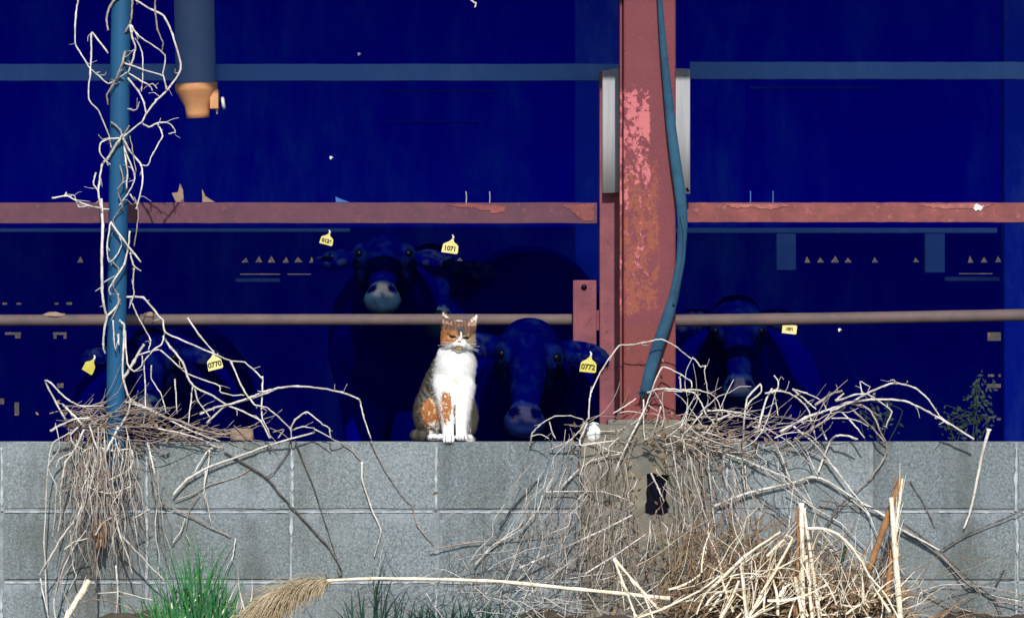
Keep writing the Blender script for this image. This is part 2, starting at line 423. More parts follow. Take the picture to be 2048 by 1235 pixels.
# footing under the column ----------------------------------------------------
def footing():
    f = empty('concrete_footing', P(1290, 1200, -.03), 'stained tan concrete footing under the red column, with a dark hole', 'footing')
    x0, x1 = PED; zt = P(0, 848, -.03).z; y0 = -.035
    hx0, hx1 = P(1293, 0, y0).x, P(1336, 0, y0).x; hz0, hz1 = P(0, 1028, y0).z, P(0, 948, y0).z
    # front faces round the hole, with depth
    bm = bmesh.new()
    xs = [x0, hx0, hx1, x1]; zs = [-.05, hz0, hz1, zt]
    g = [[bm.verts.new((x, y0, z)) for z in zs] for x in xs]; gb = [[bm.verts.new((x, WTHICK+.01, z)) for z in zs] for x in xs]
    for i in range(3):
        for j in range(3):
            if (i, j) == (1, 1): continue
            bm.faces.new((g[i][j], g[i+1][j], g[i+1][j+1], g[i][j+1]))
    for i in range(3):
        bm.faces.new((g[i][3], g[i+1][3], gb[i+1][3], gb[i][3])); 
    for j in range(3):
        bm.faces.new((g[0][j], g[0][j+1], gb[0][j+1], gb[0][j])); bm.faces.new((g[3][j], gb[3][j], gb[3][j+1], g[3][j+1]))
    # hole tunnel
    hd = [bm.verts.new((x, y0+.15, z)) for x, z in ((hx0, hz0), (hx1, hz0), (hx1, hz1), (hx0, hz1))]
    hf = [g[1][1], g[2][1], g[2][2], g[1][2]]
    for k in range(4): bm.faces.new((hf[k], hf[(k+1) % 4], hd[(k+1) % 4], hd[k]))
    bm.faces.new(hd[::-1])
    bmesh.ops.subdivide_edges(bm, edges=[e for e in bm.edges if e.calc_length() > .05], cuts=4, use_grid_fill=True)
    rr = random.Random(3)
    for v in bm.verts:
        if v.co.y < y0+.02:
            near = hx0-.004 < v.co.x < hx1+.004 and hz0-.004 < v.co.z < hz1+.004
            q = .0075 if near else .003
            v.co += Vector((rr.uniform(-q, q), rr.uniform(-.004, .004), rr.uniform(-q, q*.8)))
    link('concrete', bm_done(bm, 'concrete'), M_FOOT, f)
    box('hole_shade_box', hx0-.009, hx1+.009, y0+.022, y0+.145, hz0-.009, hz1+.009, M_EYE, f)  # black box stands in for the shade inside the hole
    # mortar bed
    bm = box_bm(P(1215, 0).x, P(1375, 0).x, -.02, .17, zt-.004, P(0, 838, 0).z, .006)
    link('mortar_bed', bm_done(bm, 'mortar_bed'), M_FOOT, f)
footing()

# column ----------------------------------------------------------------------
zc0 = P(0, 838, 0).z
col = empty('steel_column', (P(1298, 0).x, .085, zc0), 'flaking pink and rust red square steel column on a concrete footing', 'column')
def column():
    cx = P(1298, 0).x
    def shaft(name, x0, x1, y0, y1, z0, z1, bev):
        o = link(name, bm_done(box_bm(x0-cx, x1-cx, y0-.085, y1-.085, z0-zc0, z1-zc0, bev), name), M_COL, col)
        o.location = (cx, .085, zc0); return o
    shaft('shaft', P(1247, 0).x, P(1352, 0).x, .01, .16, zc0+.006, 2.28, .006)
    shaft('flange', P(1240, 0).x, P(1245, 0).x, .03, .15, zc0+.006, 2.28, .001)
    shaft('base_plate', P(1236, 0).x, P(1362, 0).x, -.002, .17, zc0-.001, zc0+.013, .002)
    for dx in (-.05, .05):
        pass
column()
# wall sheet behind the column
pl = empty('metal_sheet', P(1292, 385, .30), 'pale galvanised metal sheet fixed behind the upper part of the red column', 'metal sheet')
def plate():
    V, F = [], []; a = P(1205, 386, .30); b = P(1380, 139, .30); n = 40
    for i in range(n+1):
        t = i/n; x = a.x+(b.x-a.x)*t; wv = .0004*math.sin(t*17)+.0003*math.sin(t*41+1)
        V += [(x, .30+wv, a.z+.002*math.sin(t*5)), (x, .30+wv, b.z+.003*math.sin(t*9)-.004*(t < .08))]
        if i: F.append((2*i-2, 2*i, 2*i+1, 2*i-1))
    o = link('sheet', mesh('sheet', V, F, True), M_PLATE, pl)
    m = o.modifiers.new('s', 'SOLIDIFY'); m.thickness = .0012
    for px, py in ((1374, 378), (1372, 150), (1210, 150), (1376, 381)):
        p = P(px, py, .299)
        lathe('rivet', [(.0001, .004), (.003, .003), (.004, 0)], M_EYE if py > 300 else M_PLATE, pl, 8, Matrix.Translation(p) @ Matrix.Rotation(R(90), 4, 'X'))
plate()
# second post and bracket
post = empty('steel_post', P(1225, 860, .44), 'mauve rusty steel post just behind and left of the red column', 'post')
a = P(1199, 860, .34); b = P(1300, -60, .34)
o = link('post_web', bm_done(box_bm(a.x, b.x, .34, .44, .12, P(0, 143, .34).z, .004), 'post_web'), M_POST, post)
brk = empty('steel_bracket', P(1170, 700, .4), 'short mauve steel plate bolted left of the post where the pipe rail ends', 'bracket')
a = P(1146, 700, .345); b = P(1193, 560, .345)
box('plate', a.x, b.x, .345, .361, a.z, b.z, M_POST, brk, .003)
p = P(1168, 574, .345)
lathe('bolt', [(.0001, .006), (.006, .006), (.0085, .0035), (.0085, 0)], M_EYE, brk, 10, Matrix.Translation(p) @ Matrix.Rotation(R(90), 4, 'X'))
box('bracket_tie', a.x+.03, P(1198, 0, .36).x, .3615, .3655, P(0, 660, .36).z, P(0, 620, .36).z, M_POST, brk)

# rails ------------------------------------------------------------------------
def rail(label, px0, px1, py0, py1, Y, mat, lip=.03, tilt=0, name='steel_rail'):
    """C-channel lying on its side: front web with two flanges going back"""
    a = P(px0, py1, Y); b = P(px1, py0, Y); e = empty(name, ((a.x+b.x)/2, Y, a.z), label, 'rail', 'barn front rails')
    t = .004; L = b.x-a.x; V, F = [], []
    prof = [(Y+lip, a.z), (Y, a.z), (Y, b.z), (Y+lip, b.z), (Y+lip, b.z-t), (Y+t, b.z-t), (Y+t, a.z+t), (Y+lip, a.z+t)]
    n = 60; rr = random.Random(int(px0)+py0)
    for i in range(n+1):
        x = a.x+L*i/n; dz = tilt*i/n+rr.uniform(-.0006, .0006)
        V += [(x, y, z+dz) for y, z in prof]
        if i:
            for k in range(8): F.append(((i-1)*8+k, i*8+k, i*8+(k+1) % 8, (i-1)*8+(k+1) % 8))
    F += [tuple(range(8)), tuple(range(n*8, n*8+8))[::-1]]
    link('channel', mesh('channel', V, F), mat, e); return e
RY = .36
r1 = rail('long mauve steel rail crossing the left bay at mid height', -300, 1194, 405, 446, RY, M_RAIL)
r2 = rail('rusty pink steel rail right of the red column at mid height', 1371, 2350, 405, 444, RY, M_RAIL2)
rail('dim upper rail coloured as in blue shade, left of the column', -300, 1240, 128, 161, RY+.05, M_SHADESTEEL)
rail('dim upper rail coloured as in blue shade, right of the column', 1380, 2350, 124, 158, RY+.05, M_SHADESTEEL)
def pipe(label, pts, r, mat):
    ps = [P(*q) for q in pts]; e = empty('pipe_rail', ps[0], label, 'pipe rail', 'barn front pipe rails')
    pp = catmull(ps, 24); rr = random.Random(2)
    V, F = tube_data(pp, [r*(1+rr.uniform(-.012, .012)) for _ in pp], 16); link('pipe', mesh('pipe', V, F, True), mat, e); return e
pl1 = pipe('dusty lower pipe rail of the left bay, running behind the cat', [(-200, 641, .46), (450, 639, .46), (1150, 639, .46)], .0165, M_PIPE)
pl2 = pipe('dusty lower pipe rail right of the red column', [(1330, 641, .46), (1700, 636, .46), (2300, 625, .46)], .0175, M_PIPE)
# dust clods on the left pipe
for px, w_ in ((108, .022), (300, .014)):
    p = P(px, 630, .455); bm = bmesh.new(); bmesh.ops.create_icosphere(bm, subdivisions=2, radius=1)
    for v in bm.verts: v.co = Vector((v.co.x*w_*1.6, v.co.y*.016, v.co.z*.009*(1+.3*math.sin(v.co.x*9))))+p
    link('dust_clod', bm_done(bm, 'dust_clod', True), M_WOOD, pl1)
# wire ties and debris on the rails
def wire(pts, r, mat, parent, name='wire_tie'):
    pp = catmull([P(*q) for q in pts], 4); V, F = tube_data(pp, [r]*len(pp), 5); return link(name, mesh(name, V, F, True), mat, parent)
for px in (932, 979): wire([(px, 408, RY+.01), (px+1, 395, RY+.01), (px, 383, RY+.01)], .0018, M_PLATE, r1)
for px in (1501, 1546): wire([(px, 408, RY+.01), (px, 395, RY+.01), (px, 382, RY+.01)], .0018, M_SHADESTEEL, r2)
def flake(pts, Y, mat, parent, name, th=.004):
    f = [P(x, y, Y) for x, y in pts]; n = len(f); V = f+[v+Vector((0, th, 0)) for v in f]
    F = [tuple(range(n))[::-1], tuple(range(n, 2*n))]+[(i, (i+1) % n, n+(i+1) % n, n+i) for i in range(n)]
    o = link(name, mesh(name, V, F), mat, parent); return o
M_FLAKE = simple('peeling_pink_paint', (.24, .075, .075), (.40, .15, .13), 40, .8, .5)
def rough(pts):
    rr = random.Random(len(pts)); out = []
    for i, a in enumerate(pts):
        b = pts[(i+1) % len(pts)]
        for k in range(6): out.append((a[0]+(b[0]-a[0])*k/6+rr.uniform(-2.5, 2.5), a[1]+(b[1]-a[1])*k/6+rr.uniform(-1.6, 1.6)))
    return out
for pts in ([(895, 409), (935, 407), (980, 410), (1012, 413), (1008, 424), (985, 427), (978, 420), (960, 421), (948, 415), (920, 415)],
            [(1125, 410), (1188, 406), (1186, 442), (1165, 441), (1150, 428), (1140, 419)]):
    flake(rough(pts), RY-.0022, M_RAIL2, r1, 'paint_flake', .002)
flake(rough([(1953, 408), (1961, 410), (1967, 414), (1963, 421), (1956, 419), (1950, 423), (1947, 414)]), RY-.003, M_WHITE, r2, 'white_splash', .0025)
for pts in ([(1450, 408), (1560, 407), (1580, 412), (1540, 418), (1500, 414), (1470, 417)], [(1840, 408), (1900, 407), (1990, 408), (1970, 414), (1900, 418), (1860, 415)]):
    flake(rough(pts), RY-.0022, M_FLAKE, r2, 'paint_flake', .002)
def shard(pts, label, mat):
    e = flake(pts, RY+.012, mat, None, 'leaf_scrap', .002); tag(e, label, 'scrap')
shard([(352, 404), (343, 386), (356, 384), (360, 367), (366, 380), (368, 404)], 'curled grey scrap standing on the mid rail below the orange spout', M_WOOD)
shard([(405, 404), (404, 378), (411, 392), (420, 398), (430, 404)], 'small bent tan scrap on the mid rail, right of the curled grey one', M_WOOD)
shard([(672, 404), (671, 393), (684, 399), (700, 404)], 'small teal scrap lying on the mid rail left of centre', M_SHADESTEEL)

# feed spout --------------------------------------------------------------------
def spout():
    Y = .38; base = P(395, 236, Y); e = empty('feed_spout', base, 'hanging feed pipe ending in an orange plastic cone spout', 'feed pipe')
    pxm = lambda v: v/SPX*(Y+12)/12
    top = P(376, -560, Y); low = P(392, 172, Y); ax = (top-low)
    M = Matrix.Translation(low) @ ax.to_track_quat('Z', 'Y').to_matrix().to_4x4()
    L = ax.length
    lathe('drop_pipe', [(pxm(40), 0), (pxm(41), L*.5), (pxm(40), L)], M_SHADEPIPE, e, 32, M)
    M2 = Matrix.Translation(P(396, 236, Y)) @ Matrix.Rotation(R(-3), 4, 'Y') @ Matrix.Rotation(R(4), 4, 'X')
    h = pxm(64)
    lathe('cone', [(pxm(20.5), .004), (pxm(23), 0), (pxm(23.5), .0), (pxm(23.5), .16*h), (pxm(26), .38*h), (pxm(35), .66*h), (pxm(41.5), .86*h), (pxm(42.5), .9*h), (pxm(43), 1.05*h), (pxm(42), 1.1*h), (pxm(21), .2*h)], M_ORANGE, e, 36, M2)
    a = P(420, 218, Y-.02); b = P(437, 178, Y-.02)
    box('slide_box', a.x, b.x, Y-.03, Y+.03, a.z, b.z, M_ORANGE, e, .002)
    k = P(447, 206, Y)
    lathe('knob', [(.0001, .004), (.016, .004), (.019, .001), (.019, -.004), (.0001, -.006)], M_WHITE, e, 18, Matrix.Translation(k) @ Matrix.Rotation(R(82), 4, 'Y'))
    V, F = tube_data([P(437, 205, Y), P(446, 205, Y)], [.006, .006], 10); link('knob_shaft', mesh('knob_shaft', V, F, True), M_EYE, e)
    V, F = tube_data([P(434, 219, Y-.01), P(434, 228, Y-.01)], [.0028, .0028], 8); link('pin', mesh('pin', V, F, True), M_WHITE, e)
spout()

# blue pole ----------------------------------------------------------------------
def pole():
    Y = -.05; e = empty('blue_pole', P(224, 1000, Y), 'slim blue painted pole wrapped in bleached dry vine', 'pole')
    top, bot = P(250, -560, Y), P(229, 985, Y)
    pts = [bot.lerp(top, i/30) for i in range(31)]
    V, F = tube_data(pts, [.0255+.0035*(i/30) for i in range(31)], 20); link('tube', mesh('tube', V, F, True), M_POLE, e)
pole()

# hose ----------------------------------------------------------------------------
def hose():
    e = empty('blue_hose', P(1286, 800, -.03), 'slack blue grey hose hanging down the red column with frayed end', 'hose')
    path = [(1310, -430, -.02), (1315, -200, -.02), (1318, -40, -.02), (1321, 20, -.02), (1327, 100, -.02), (1336, 190, -.02), (1343, 260, -.02), (1352, 330, -.02), (1362, 400, -.025), (1365, 450, -.025), (1361, 520, -.03), (1348, 590, -.03), (1333, 640, -.03), (1316, 690, -.03), (1302, 735, -.03), (1290, 785, -.03)]
    wd = [5, 5, 5, 5.5, 7, 9, 10, 11, 11, 10.5, 9, 10, 12, 12.5, 12.5, 11]
    pp = catmull([P(*q) for q in path], 6); rad = []
    for i in range(len(pp)):
        t = i/(len(pp)-1)*(len(wd)-1); k = min(int(t), len(wd)-2); rad.append((wd[k]+(wd[k+1]-wd[k])*(t-k))/SPX)
    V, F = tube_data(pp, rad, 12)
    cen = [p for p in pp for _ in range(12)]+[]
    V = [Vector((v.x, c.y+(v.y-c.y)*.62, v.z)) for v, c in zip(V, cen)]
    link('sheath', mesh('sheath', V, F, True), M_HOSE, e)
    s2 = catmull([P(1362, 430, -.035), P(1369, 470, -.04), P(1367, 520, -.045), P(1357, 570, -.045), P(1347, 610, -.04)], 6)
    V, F = tube_data(s2, [.0045]*len(s2), 8); link('loose_strand', mesh('loose_strand', V, F, True), M_HOSE, e)
    rr = random.Random(9); V, F = [], []
    for i in range(16):
        a = P(1288+rr.uniform(-9, 9), 782, -.03+rr.uniform(-.008, .008)); b = a+Vector((rr.uniform(-.018, .016), rr.uniform(-.01, .006), -rr.uniform(.008, .03)))
        tube_data(catmull([a, a.lerp(b, .5)+Vector((rr.uniform(-.004, .004), 0, 0)), b], 3), [.0028, .0024, .002, .0018, .0014, .0012, .001], 5, V, F)
    link('frayed_end', mesh('frayed_end', V, F, True), M_HOSE, e)
hose()

# ================================================================== implicit bodies
def sm(a, b, k):
    h = np.clip(.5+.5*(b-a)/k, 0, 1); return b*(1-h)+a*h-k*h*(1-h)
def ell(X, c, r, Rm=None):
    d = X-np.array(c, np.float32)
    if Rm is not None: d = d @ np.array(Rm, np.float32)
    r = np.array(r, np.float32); k0 = np.sqrt(((d/r)**2).sum(-1)); k1 = np.sqrt(((d/(r*r))**2).sum(-1))+1e-6
    return k0*(k0-1)/k1
def rcone(X, a, b, ra, rb):
    a = np.array(a, np.float32); b = np.array(b, np.float32); ab = b-a
    t = np.clip(((X-a) @ ab)/(ab @ ab), 0, 1)
    return np.sqrt(((X-a-t[..., None]*ab)**2).sum(-1))-(ra+(rb-ra)*t)
def surface_nets(f, org, h):
    nx, ny, nz = f.shape; s = f < 0
    cs = [(i, j, k) for i in (0, 1) for j in (0, 1) for k in (0, 1)]
    cnt = sum(s[i:nx-1+i, j:ny-1+j, k:nz-1+k].astype(np.int8) for i, j, k in cs)
    act = (cnt > 0) & (cnt < 8); idx = -np.ones(act.shape, np.int64); I = np.argwhere(act); idx[act] = np.arange(len(I))
    acc = np.zeros((len(I), 3)); n = np.zeros(len(I))
    for a in cs:
        for ax in range(3):
            if a[ax]: continue
            b = list(a); b[ax] = 1
            fa = f[I[:, 0]+a[0], I[:, 1]+a[1], I[:, 2]+a[2]]; fb = f[I[:, 0]+b[0], I[:, 1]+b[1], I[:, 2]+b[2]]
            m = (fa < 0) != (fb < 0); t = np.where(m, fa/np.where(m, fa-fb, 1), 0)
            p = np.tile(np.array(a, float), (len(I), 1)); p[:, ax] += t
            acc += p*m[:, None]; n += m
    V = (I+acc/n[:, None])*h+np.array(org); F = []
    for ax in range(3):
        u, v = [(1, 2), (2, 0), (0, 1)][ax]
        sl0 = [slice(1, d-1) for d in f.shape]; sl1 = list(sl0); sl0[ax] = slice(0, f.shape[ax]-1); sl1[ax] = slice(1, f.shape[ax])
        A, B = s[tuple(sl0)], s[tuple(sl1)]; E = np.argwhere(A != B); sg = A[A != B]
        E2 = E.copy(); 
        for d in range(3):
            if d != ax: E2[:, d] += 1
        def at(du, dv):
            q = E2.copy(); q[:, u] -= du; q[:, v] -= dv; return idx[q[:, 0], q[:, 1], q[:, 2]]
        q = np.stack([at(0, 0), at(1, 0), at(1, 1), at(0, 1)], 1); q[~sg] = q[~sg][:, ::-1]; F.append(q)
    return V, np.concatenate(F)
def grid(lo, hi, h):
    ax = [np.arange(lo[i], hi[i]+h, h, dtype=np.float32) for i in range(3)]
    return np.stack(np.meshgrid(*ax, indexing='ij'), -1)
def np_mesh(name, V, F, cols=None, smooth=True):
    me = bpy.data.meshes.new(name); me.from_pydata(V.tolist(), [], F.tolist()); me.update()
    if smooth: me.shade_smooth()
    if cols is not None:
        a = me.color_attributes.new('coat', 'FLOAT_COLOR', 'POINT')
        a.data.foreach_set('color', np.concatenate([cols, np.ones((len(cols), 1))], 1).astype(np.float32).ravel())
    return me
def hashn(p, s):
    """cheap smooth value noise on points"""
    q = p*s; i = np.floor(q); f = q-i; f = f*f*(3-2*f); out = 0
    for a in (0, 1):
        for b in (0, 1):
            for c in (0, 1):
                g = i+np.array([a, b, c]); hsh = np.modf(np.abs(np.sin(g @ np.array([12.9898, 78.233, 37.719]))*43758.5453))[0]
                out = out+hsh*(f[:, 0] if a else 1-f[:, 0])*(f[:, 1] if b else 1-f[:, 1])*(f[:, 2] if c else 1-f[:, 2])
    return out
def fur(name, V, F, cols, parent, loc, n, ln, flow, mat, seed, wid=.0007, spread=.35, cfun=None):
    """short hairs on a surface: one thin blade each"""
    rg = np.random.default_rng(seed); T = np.concatenate([F[:, [0, 1, 2]], F[:, [0, 2, 3]]])
    A, B, D = V[T[:, 0]], V[T[:, 1]], V[T[:, 2]]; nr = np.cross(B-A, D-A); ar = np.linalg.norm(nr, axis=1); nr = nr/(ar[:, None]+1e-12)
    pick = rg.choice(len(T), n, p=ar/ar.sum()); r1 = np.sqrt(rg.random(n)); r2 = rg.random(n)
    wA, wB, wD = (1-r1)[:, None], (r1*(1-r2))[:, None], (r1*r2)[:, None]
    p = A[pick]*wA+B[pick]*wB+D[pick]*wD; c = cols[T[pick, 0]]*wA+cols[T[pick, 1]]*wB+cols[T[pick, 2]]*wD; N = nr[pick]
    if cfun is not None: c = cfun(p+rg.normal(0, 1, p.shape)*np.minimum(.0045, ln(p)[:, None]*.55))
    d = flow(p, N); d = d/np.linalg.norm(d, axis=1)[:, None]
    dirv = N*spread+d+rg.normal(0, .22, (n, 3)); dirv /= np.linalg.norm(dirv, axis=1)[:, None]
    L = ln(p)*rg.uniform(.6, 1.3, n); sd_ = np.cross(dirv, N); sd_ /= np.linalg.norm(sd_, axis=1)[:, None]+1e-9
    b = p-N*.001; mid = b+dirv*L[:, None]*.55+N*L[:, None]*.05; tip = b+dirv*L[:, None]
    VV = np.stack([b-sd_*wid, b+sd_*wid, mid+sd_*wid*.7, mid-sd_*wid*.7, tip], 1).reshape(-1, 3); k = np.arange(n)*5
    c = c*rg.uniform(.8, 1.15, (n, 1)); CC = np.repeat(np.clip(c, 0, .92), 5, 0)
    me = bpy.data.meshes.new(name); faces = np.stack([k, k+1, k+2, k+3], 1).tolist()+np.stack([k+3, k+2, k+4], 1).tolist()
    me.from_pydata(VV.tolist(), [], faces); me.update()
    a = me.color_attributes.new('coat', 'FLOAT_COLOR', 'POINT'); a.data.foreach_set('color', np.concatenate([CC, np.ones((len(CC), 1))], 1).astype(np.float32).ravel())
    o = link(name, me, mat); o.parent = parent; o.location = loc; tag(o, kind='stuff'); return o

# ------------------------------------------------------------------ cat
def cat():
    K = .243/SPX
    X_ = lambda zx: (zx-530)*K
    Z_ = lambda zy: (1140-zy)*K
    base = P(780+530*.243, 878, .075); base.z = WT
    e = empty('cat', base, 'calico tabby cat with white chest sitting upright on the block wall, eyes squinted', 'cat')
    h = .003; G = grid((-.15, -.10, -.025), (.09, .13, .375), h); sh = G.shape[:3]; X = G.reshape(-1, 3)
    f = ell(X, (X_(540), -.006, Z_(575)), (.050, .047, .074))                       # chest
    f = sm(f, ell(X, (X_(535), .004, Z_(470)), (.050, .045, .045)), .03)            # ruff / neck
    f = sm(f, ell(X, (X_(455), .035, Z_(720)), (.062, .055, .085)), .03)            # back
    f = sm(f, ell(X, (X_(400), .045, Z_(900)), (.064, .062, .080)), .03)            # rump
    f = sm(f, ell(X, (X_(325), .012, Z_(925)), (.043, .055, .066)), .018)           # thigh left
    f = sm(f, ell(X, (X_(628), .02, Z_(930)), (.028, .050, .056)), .015)            # thigh right
    f = sm(f, rcone(X, (X_(440), -.022, Z_(690)), (X_(476), -.045, Z_(960)), .031, .0175), .012)   # front legs
    f = sm(f, rcone(X, (X_(476), -.045, Z_(960)), (X_(482), -.056, Z_(1075)), .0175, .0155), .008)
    f = sm(f, rcone(X, (X_(608), -.022, Z_(690)), (X_(589), -.042, Z_(960)), .030, .0170), .007)
    f = sm(f, rcone(X, (X_(589), -.042, Z_(960)), (X_(587), -.05, Z_(1070)), .0170, .0150), .004)
    f = sm(f, ell(X, (X_(485), -.064, Z_(1122)), (.0175, .022, .013)), .006)
    f = sm(f, ell(X, (X_(592), -.058, Z_(1108)), (.0165, .021, .0125)), .006)
    for cx, cy, cz in ((485, -.082, 1140), (592, -.076, 1118)):
        for q, t in enumerate((-1.5, -.5, .5, 1.5)):
            f = sm(f, ell(X, (X_(cx)+t*.0076, cy+.004*(abs(t) > 1), Z_(cz)), (.0046, .009, .008)), .0015)
    f = sm(f, ell(X, (X_(370), -.040, Z_(1112)), (.026, .028, .012)), .008)         # hind paws
    f = sm(f, ell(X, (X_(640), -.02, Z_(1118)), (.018, .030, .011)), .006)
    tl = [(-.05, .10, .02), (-.09, .085, .014), (-.108, .045, .014), (-.103, .005, .014), (-.085, -.018, .012)]
    for a, b in zip(tl, tl[1:]): f = sm(f, rcone(X, a, b, .015, .014), .008)
    # head: turned slightly down and to the right of the picture
    hc = np.array((X_(562), -.022, Z_(285)), np.float32)
    Rh = (Matrix.Rotation(R(4), 3, 'Y') @ Matrix.Rotation(R(6), 3, 'Z') @ Matrix.Rotation(R(8), 3, 'X'))
    Rn = np.array(Rh, np.float32); H = (X-hc) @ Rn
    g = ell(H, (0, .004, .006), (.0465, .045, .040))
    for s in (-1, 1):
        g = sm(g, ell(H, (s*.027, -.016, -.012), (.021, .022, .019)), .012)         # cheeks
        g = sm(g, ell(H, (s*.0095, -.039, -.0155), (.0125, .012, .0095)), .006)     # whisker pads
        g = sm(g, ell(H, (s*.020, -.034, .012), (.013, .010, .006)), .008)         # brows
        # ear: hollow cone
        tip = (s*.047, -.004, .064); bs = (s*.031, .004, .028)
        ea = rcone(H, bs, tip, .0185, .0028)
        inn = rcone(H, (s*.032, -.012, .026), (s*.046, -.012, .060), .012, .0012)
        ea = np.maximum(ea, -inn); ea = np.maximum(ea, np.abs(H[:, 1]-.0)-.0135)
        g = sm(g, ea, .004)
        g = np.maximum(g, -ell(H, (s*.0185, -.0445, .0035), (.0095, .006, .0028)))  # eye slit
    g = sm(g, ell(H, (0, -.040, -.004), (.0085, .012, .015)), .007)                 # nose bridge
    g = sm(g, ell(H, (0, -.034, -.027), (.012, .012, .009)), .006)                  # chin
    f = sm(f, g, .012)
    V, F = surface_nets(f.reshape(sh), (-.15, -.10, -.025), h)
    V = np.array(V)
    def coat(p):
        zx = p[:, 0]/K+530; zy = 1140-p[:, 2]/K; y = p[:, 1]; n = len(p)
        n1 = hashn(p, 90); n2 = hashn(p+3, 200); n3 = hashn(p+7, 45); n4 = hashn(p*np.array([1, 1, .5])+11, 130)
        st = np.sin((p[:, 2]*1.0+p[:, 0]*.9)*300+n3*7)
        grey = np.array([.112, .098, .080])*(.6+.8*n1)[:, None]
        c = np.where((st > .15)[:, None], grey*.33, grey*1.15)
        org = np.array([.36, .135, .042])*(.75+.5*n1)[:, None]
        tanc = np.array([.55, .40, .24])
        wht = np.array([.86, .85, .83])*np.ones((n, 1))
        def put(mask, col): 
            c[mask] = np.broadcast_to(col, c.shape)[mask]
        jit = (n1-.5)*44+(n2-.5)*26
        # thigh ginger, with pale flecks
        d = ((zx-345)/95)**2+((zy-905)/115)**2+(n1-.5)*.9
        put((d+(n2-.5)*1.0 < .9) & (y < .045), org); put((d < 1.0) & (n4*.6+n2*.5 > .66) & (y < .04), tanc); put((d < .9) & (n2 > .72) & (n1 > .5), grey*.6)
        put((np.abs(zx-375+jit) < 55) & (zy > 985+jit) & (zy < 1140) & (y < .02) & (n1 > .42), wht*.93)
        put((zx+jit*.4 < 300) & (zy > 1000), grey*.55)
        # white bib
        lb = np.interp(zy, [340, 430, 520, 650, 760, 860, 960, 1200], [400, 385, 372, 348, 372, 410, 425, 425])
        put((zx+jit*.35 > lb) & (zy > 350) & (zy < 1180) & (y < .018+.01*(n1-.5)), wht)
        put((zx > 640+jit*.4) & (zy > 800+(zx-640)*-.3) & (y > -.035), grey*1.25)
        # ginger on the left foreleg
        dl = ((zx-466)/46)**2+((zy-862)/140)**2+(n1-.5)*1.1+(n2-.5)*.7; put((dl < .95) & (n4*.8+n2*.8 > .50) & (y < .0), org); put((dl < .8) & (n4 > .62) & (n2 > .4) & (y < 0), tanc)
        put((np.abs(zx-532) < 26) & (zy > 810) & (zy < 1130) & (y > -.034), grey*.55); put((np.abs(zx-532) < 9) & (zy > 850) & (zy < 1070) & (y > -.052), org*.45)  # dark gap between the front legs painted into the coat
        # faint cream stains on the chest
        put((((zx-540)/34)**2+((zy-640)/26)**2+(n1-.5) < .7) & (y < 0), wht*np.array([.95, .9, .74]))
        # head
        hd = (p-hc) @ Rn; hx, hy, hz = hd.T; ish = (zy < 445) & (hz > -.040)
        put(ish & (hz > -.030), np.array([.23, .115, .065])*(.55+.9*n1)[:, None])
        put(ish & (hz > .012) & (np.abs(np.sin(hx*330+n1*2)) > .72), np.array([.09, .06, .05])*np.ones((n, 1)))
        put(ish & (((hx-.005)/.012)**2+((hz-.019)/.013)**2 < .9+(n1-.5)*1.6), np.array([.075, .058, .06])*(.7+.6*n2)[:, None])
        put(ish & (hx < -.006+jit*.00012) & (hz > -.020) & (hz < .020+jit*.0002), org*np.array([.9, .95, 1.1])*(.55+.9*n2)[:, None])
        put(ish & (hx > .012) & (hz > -.016) & (hz < .012), np.array([.26, .20, .13])*(.6+.8*n1)[:, None])
        bl = np.interp(hz, [-.05, -.026, -.016, -.008, .004, .020], [.05, .042, .027, .015, .0055, .001])
        put(ish & (np.abs(hx-.004) < bl+jit*.00006) & (hz < .019) & (hy < -.005), wht)
        for s in (-1, 1):
            q = ((hx-s*.0185)/.0125)**2+((hz-.0035)/.0052)**2
            put(ish & (q < 1.5) & (q > .8), tanc*.9); put(ish & (((hx-s*.0185)/.0105)**2+((hz-.0035)/.0024)**2 < 1), np.array([.03, .02, .012]))
            put(ish & (hz > .034) & (np.abs(hx) > .022) & (hy < -.002) & (n2 > .38), np.array([.50, .31, .24]))
            put(ish & (hz > .044) & (hy < .002) & (n2 > .5), np.array([.75, .68, .60]))
        put(ish & (np.abs(hx) < .0055) & (np.abs(hz+.0075) < .0032) & (hy < -.042), np.array([.50, .22, .19]))
        put(ish & (((hx)/.0145)**2+((hz+.0265)/.006)**2 < 1+(n1-.5)) & (hy < -.03), np.array([.42, .33, .17])*(.7+.6*n2)[:, None])  # olive shadow under the muzzle painted on the chin
        put(ish & (np.abs(hx) < .011) & (np.abs(hz+.0205+.25*np.abs(hx)) < .0014) & (hy < -.035), np.array([.16, .10, .07]))
        # toe lines
        toe = (p[:, 2] < .014) & (y < -.076+.0)
        for cx in (485, 592):
            for t in (-1, 0, 1): put(toe & (np.abs(zx-cx-t*.0076/K) < 3.2), np.array([.22, .17, .13]))
        return np.clip(c, .004, .9)
    cols = coat(V)
    b = link('body', np_mesh('body', V, F, cols), M_CAT); b.parent = e
    def ln(p):
        zy = 1140-p[:, 2]/K; L = np.interp(zy, [100, 380, 460, 900, 1060, 1150], [.0035, .004, .010, .010, .006, .0025])
        return np.where((p[:, 0] > X_(630)) & (zy > 800), .013, L)
    def flow(p, N):
        d = np.tile(np.array([0., .25, -1.0]), (len(p), 1)); zy = 1140-p[:, 2]/K
        hd = zy < 400; d[hd] = (p-hc)[hd]*np.array([1, .2, 1])*20+np.array([0, .6, .0]); d[~hd, 0] += np.sign(p[~hd, 0])*.25
        return d
    fur('fur', V, F, cols, e, (0, 0, 0), 60000, ln, flow, M_CAT, 3, .00045, .35, coat)
    # eyes behind the slits, nose, whiskers
    def hp(v): return Vector((Rn @ np.array(v))+hc)
